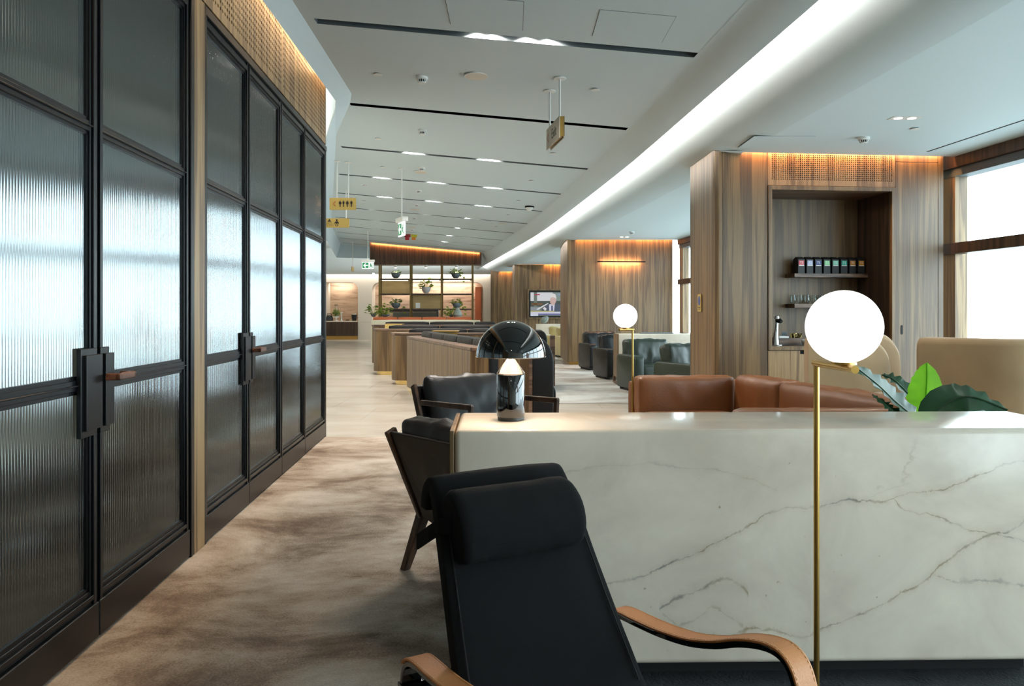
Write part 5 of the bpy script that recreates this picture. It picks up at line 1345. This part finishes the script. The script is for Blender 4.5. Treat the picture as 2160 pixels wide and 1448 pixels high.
part('collar', MB().lathe([(.001, 0), (.034, 0), (.034, -.006)], n=20), 'slot', t, smooth=True)
for (px, py, lab) in ((1909, 249, 'twin square downlight in the lower ceiling above the pantry block'), (1317, 500, 'small twin downlight in the lower ceiling above the second walnut block')):
    t, p = ceil_thing('twin_downlight', lab, 'downlight', px, py, 'twin downlights', True)
    part('plate', MB().box(-.13, .13, -.065, .065, -.004, .002), 'white', t)
    for dx in (-.06, .06):
        part('lens', MB().lathe([(.001, -.0055), (.034, -.0055), (.036, -.004)], (dx, 0, 0), 20), 'lampdisc', t)
    area('downlight_beam', tuple(p+Vector((0, 0, -.02))), (0, 0, -1), .16, .06, 12, WARMW, spread=2.4)
t, p = ceil_thing('dome_camera', 'dark-topped white dome camera near the curved bulkhead, sixth ceiling bay', 'camera', 1117, 435, None)
part('mount', MB().lathe([(.001, 0), (.09, 0), (.09, -.03), (.001, -.03)], n=24), 'dark', t, smooth=True); part('dome', MB().lathe([(.075, -.03), (.06, -.07), (.03, -.09), (.001, -.095)], n=24), 'white', t, smooth=True)
# access panels
def hatch(x0, x1, y0, y1, low=False, lab=''):
    zc = (lambda x: 3.0) if low else CE
    t = thing('access_panel', lab, 'hatch', ((x0+x1)/2, (y0+y1)/2, zc((x0+x1)/2)), group='square ceiling access hatches')
    q = [(x0, y0), (x1, y0), (x1, y1), (x0, y1)]
    part('gap', MB().extr([(x, y, zc(x)-.0012) for x, y in q], (0, 0, .001)), 'slot', t, world=True)
    g = .004; q = [(x0+g, y0+g), (x1-g, y0+g), (x1-g, y1-g), (x0+g, y1-g)]
    part('lid', MB().extr([(x, y, zc(x)-.0035) for x, y in q], (0, 0, .0022)), 'ceil', t, world=True)
hatch(.58, 1.09, 5.18, 5.68, lab='square access hatch outline in the near ceiling, right one')
hatch(-.45, .08, 5.16, 5.70, lab='square access hatch outline in the near ceiling, left one')
hatch(2.35, 2.95, 7.6, 8.15, True, lab='faint access hatch in the lower ceiling left of the pantry block top')
# hanging signs
def rod(t, x, y, z0, r=.009):
    part('rod', MB().tube([(x, y, z0), (x, y, CE(x)-.002)], r, 10), 'white', t, world=True, smooth=True)
    part('ceiling_rose', MB().lathe([(.001, -.002), (.055, -.002), (.055, -.010), (.001, -.012)], (x, y, CE(x)), 24), 'white', t, world=True, smooth=True)
a = Vector((.337, 7.23, 0)); b = Vector((.423, 6.70, 0)); d = (b-a).normalized(); nn = Vector((-d.y, d.x, 0)); nn = -nn if nn.x > 0 else nn
t = thing('hanging_sign', 'hanging bronze-edged exit sign with red arrow, on two white rods', 'sign', tuple((a+b)/2+Vector((0, 0, 2.8))))
for off_, mt in ((.012, 'signbeige'), (-.028, 'signbeige')):
    q = [a+nn*off_, b+nn*off_, b+nn*(off_+.008), a+nn*(off_+.008)]
    part('face_plate', MB().prism([(v.x, v.y) for v in q], 2.785, 2.97), mt, t, world=True)
q = [a-nn*.028+d*.004, b-nn*.028-d*.0, b+nn*.012, a+nn*.012+d*.004]
part('brass_core', MB().prism([(v.x, v.y) for v in q], 2.80, 2.968), 'brass', t, world=True)
rod(t, a.x+d.x*.06, a.y+d.y*.06, 2.96); rod(t, b.x-d.x*.06, b.y-d.y*.06, 2.96)
SM = Matrix.Translation(a.lerp(b, .60)+nn*.0205+Vector((0, 0, 2.875))-mat_of(t).translation) @ Matrix((d, Vector((0, 0, 1)), nn)).transposed().to_4x4()
textobj('Exit', .125, 'ink', SM, t, name='exit_lettering')
def chev(t, M_, s, mat='red', w=.2):
    pts = [(s*.5, s), (-s*.5, 0), (s*.5, -s), (s*.5, -s*(1-w*1.6)), (-s*.5+s*w*1.1, 0), (s*.5, s*(1-w*1.6))]
    part('arrow', MB().extr([(x, y, 0) for x, y in pts], (0, 0, .001)).xf(M_), mat, t)
chev(t, Matrix.Translation(a.lerp(b, .14)+nn*.0205+Vector((0, 0, 2.877))-mat_of(t).translation) @ Matrix((d, Vector((0, 0, 1)), nn)).transposed().to_4x4(), .045)
# restroom sign
Zs = 11.96; p0 = P(695.5, 443, Zs); p1 = P(751, 418, Zs)
t = thing('hanging_sign', 'hanging gold restroom sign with red arrow and four black figures', 'sign', ((p0.x+p1.x)/2, Zs, p0.z))
c0 = Vector(((p0.x+p1.x)/2, Zs, (p0.z+p1.z)/2)); w_, h_ = p1.x-p0.x, p1.z-p0.z
part('plate', MB().extr([c0+Vector((x, -.012, z)) for x, z in roundrect(w_, h_, .012)], (0, .024, 0)), 'signgold', t, world=True)
rod(t, P(711, 440, Zs).x, Zs, p1.z-.01, .011); rod(t, P(735, 440, Zs).x, Zs, p1.z-.01, .011)
chev(t, Matrix.Translation(Vector((P(705.3, 430, Zs).x, Zs-.0135, c0.z))-mat_of(t).translation) @ faceM, .042)
def person_icon(t, c, s, dress=False, stick=False):
    mb = MB()
    def pl(pts): mb.extr([c+Vector((x*s, 0, z*s)) for x, z in pts], (0, .0015, 0))
    pl([(.11*math.cos(k*PI/8), .78+.11*math.sin(k*PI/8)) for k in range(16)])
    if dress: pl([(-.2, .62), (.2, .62), (.33, -.12), (-.33, -.12)])
    else: pl([(-.24, .62), (.24, .62), (.22, -.1), (-.22, -.1)])
    for q in (-1, 1):
        pl([(q*.26, .60), (q*.36, .55), (q*.42, .0), (q*.34, .0)]); pl([(q*.03, -.08), (q*.18, -.08), (q*.18, -.9), (q*.03, -.9)])
    if stick: pl([(.42, .05), (.47, .05), (.6, -.9), (.55, -.9)]); 
    part('figure', mb, 'ink', t, world=True)
for k, px in enumerate((717.8, 725.0, 733.0, 741.5)): person_icon(t, Vector((P(px, 430, Zs).x, Zs-.0138, c0.z+.003)), .055, k in (0, 2), k in (2, 3))
# shower and baby sign
Zs = 15.3; p0 = P(676, 480.5, Zs); p1 = P(736.5, 461, Zs)
t = thing('hanging_sign', 'hanging gold sign with black shower and baby symbols, cut off by the glazed wall', 'sign', ((p0.x+p1.x)/2, Zs, p0.z))
c0 = Vector(((p0.x+p1.x)/2, Zs, (p0.z+p1.z)/2))
part('plate', MB().extr([c0+Vector((x, -.012, z)) for x, z in roundrect(p1.x-p0.x, p1.z-p0.z, .012)], (0, .024, 0)), 'signgold', t, world=True)
rod(t, P(730, 440, Zs).x, Zs, p1.z-.01, .012); rod(t, P(690, 440, Zs).x-.12, Zs, p1.z-.01, .012)
def px2(px, py, Z=Zs): return P(px, py, Z-.0138)
m = MB()
def ppoly(pts): m.extr([P(670+a/7.24, 320+b/7.24, Zs-.0138) for a, b in pts], (0, .0015, 0))
ppoly([(150, 1070), (165, 1052), (180, 1040), (195, 1052), (212, 1070)]); ppoly([(172, 1032), (188, 1032), (188, 1042), (172, 1042)])
for k in range(5):
    for j in range(4):
        x = 150+k*14+(k-2)*j*4.5; y = 1080+j*16; ppoly([(x, y), (x+6, y), (x+6, y+9), (x, y+9)])
part('shower_symbol', m, 'ink', t, world=True)
m = MB(); ppoly([(291+14*math.cos(q*PI/8), 1048+14*math.sin(q*PI/8)) for q in range(16)])
ppoly([(275, 1066), (307, 1066), (330, 1095), (322, 1104), (304, 1088), (304, 1104), (278, 1104), (278, 1088), (260, 1104), (252, 1095)])
ppoly([(262, 1118), (284, 1108), (286, 1118), (276, 1126), (290, 1138), (282, 1144)]); ppoly([(320, 1118), (298, 1108), (296, 1118), (306, 1126), (292, 1138), (300, 1144)])
part('baby_symbol', m, 'ink', t, world=True)
# green exit boxes
def exitbox(label, c, w, h, rz, rodxy=None):
    t = thing('exit_sign', label, 'sign', c, rz, group='lit green exit signs')
    part('housing', MB().box(-w*.55, w*.55, -.05, .05, h, h+.07), 'white', t, bevel=.008)
    part('light_panel', MB().box(-w/2, w/2, -.012, .012, 0, h), 'exitwhite', t, bevel=.004)
    for sgn in (-1, 1):
        y = -.0135 if sgn < 0 else .0135
        def fl(name, pts, mat): part(name, MB().extr([(x*w, y if sgn < 0 else y-.001, z*h) for x, z in pts], (0, .001, 0)), mat, t)
        fl('green_field', [(-.45, .1), (.06, .1), (.06, .9), (-.45, .9)], 'exitgreen')
        fl('green_edge', [(.42, .1), (.46, .1), (.46, .9), (.42, .9)], 'exitgreen')
        y *= 1.1
        fl('arrow', [(-.38, .5), (-.22, .82), (-.14, .82), (-.22, .58), (.0, .58), (.0, .42), (-.22, .42), (-.14, .18), (-.22, .18)], 'exitwhite')
        fl('running_figure', [(.2, .62), (.12, .5), (.16, .46), (.22, .54), (.2, .4), (.12, .2), (.18, .18), (.25, .36), (.3, .28), (.36, .16), (.4, .2), (.33, .38), (.3, .5), (.36, .52), (.36, .58), (.28, .6), (.28, .8), (.2, .8)], 'exitgreen')
    x, y, z = c
    part('rod', MB().tube([(0, 0, h+.07), (0, 0, CE(x)-z-.002)], .011, 8), 'white', t, smooth=True)
    part('ceiling_rose', MB().lathe([(.001, -.002), (.05, -.002), (.05, -.01), (.001, -.011)], (0, 0, CE(x)-z), 20), 'white', t)
    return t
exitbox('green exit sign seen nearly edge-on, hanging on a long rod over the walkway', tuple(P(847.5, 499, 12.1)), .34, .22, math.radians(-66))
exitbox('green exit sign with white arrow facing the camera, left of the walnut header', tuple(P(776, 567.5, 24)), .37, .21, 0)
for (px, py, Z, lab, mt) in ((744, 573, 29, 'thin hanging gold sign seen edge-on near the far wall', 'signgold'), (788, 588, 30, 'thin hanging lit white sign seen edge-on left of the shelving', 'exitwhite')):
    p = P(px, py, Z); t = thing('hanging_sign', lab, 'sign', tuple(p)); part('plate', MB().box(-.012, .012, -.2, .2, 0, .17 if mt == 'signgold' else .22), mt, t)
    part('rod', MB().tube([(0, 0, .17), (0, 0, CE(p.x)-p.z-.01)], .01, 8), 'white', t)
p = Cl(866.5, 494.5)
t = thing('fire_strobe', 'small red and amber alarm strobe pair on the far ceiling', 'alarm', tuple(p))
for dx, c1, c2 in ((-.10, srgb(150, 30, 40), srgb(190, 40, 50)), (.10, srgb(210, 200, 60), srgb(230, 140, 50))):
    part('sign_face', MB().box(dx-.09, dx+.09, -.02, .02, -.09, 0), plain('strobe_a%d' % int(dx*10), c1, .5), t); part('beacon', MB().box(dx-.07, dx+.05, -.03, .03, -.18, -.09), plain('strobe_b%d' % int(dx*10), c2, .5), t, bevel=.01)
# unseen downlights added behind the camera as fill light
for x, y in ((.2, -1.7), (3.4, -1.5)):
    area('downlight_beam', (x, y, 2.96), (0, 0, -1), .12, .12, 8, WARMW, spread=2.6)
area('glass_room_fill', (-4.0, 3.5, 2.9), (0, 0, -1), 1.2, 1.2, 8, (1, .85, .7))  # unseen lamp added to lift the room behind the reeded glass
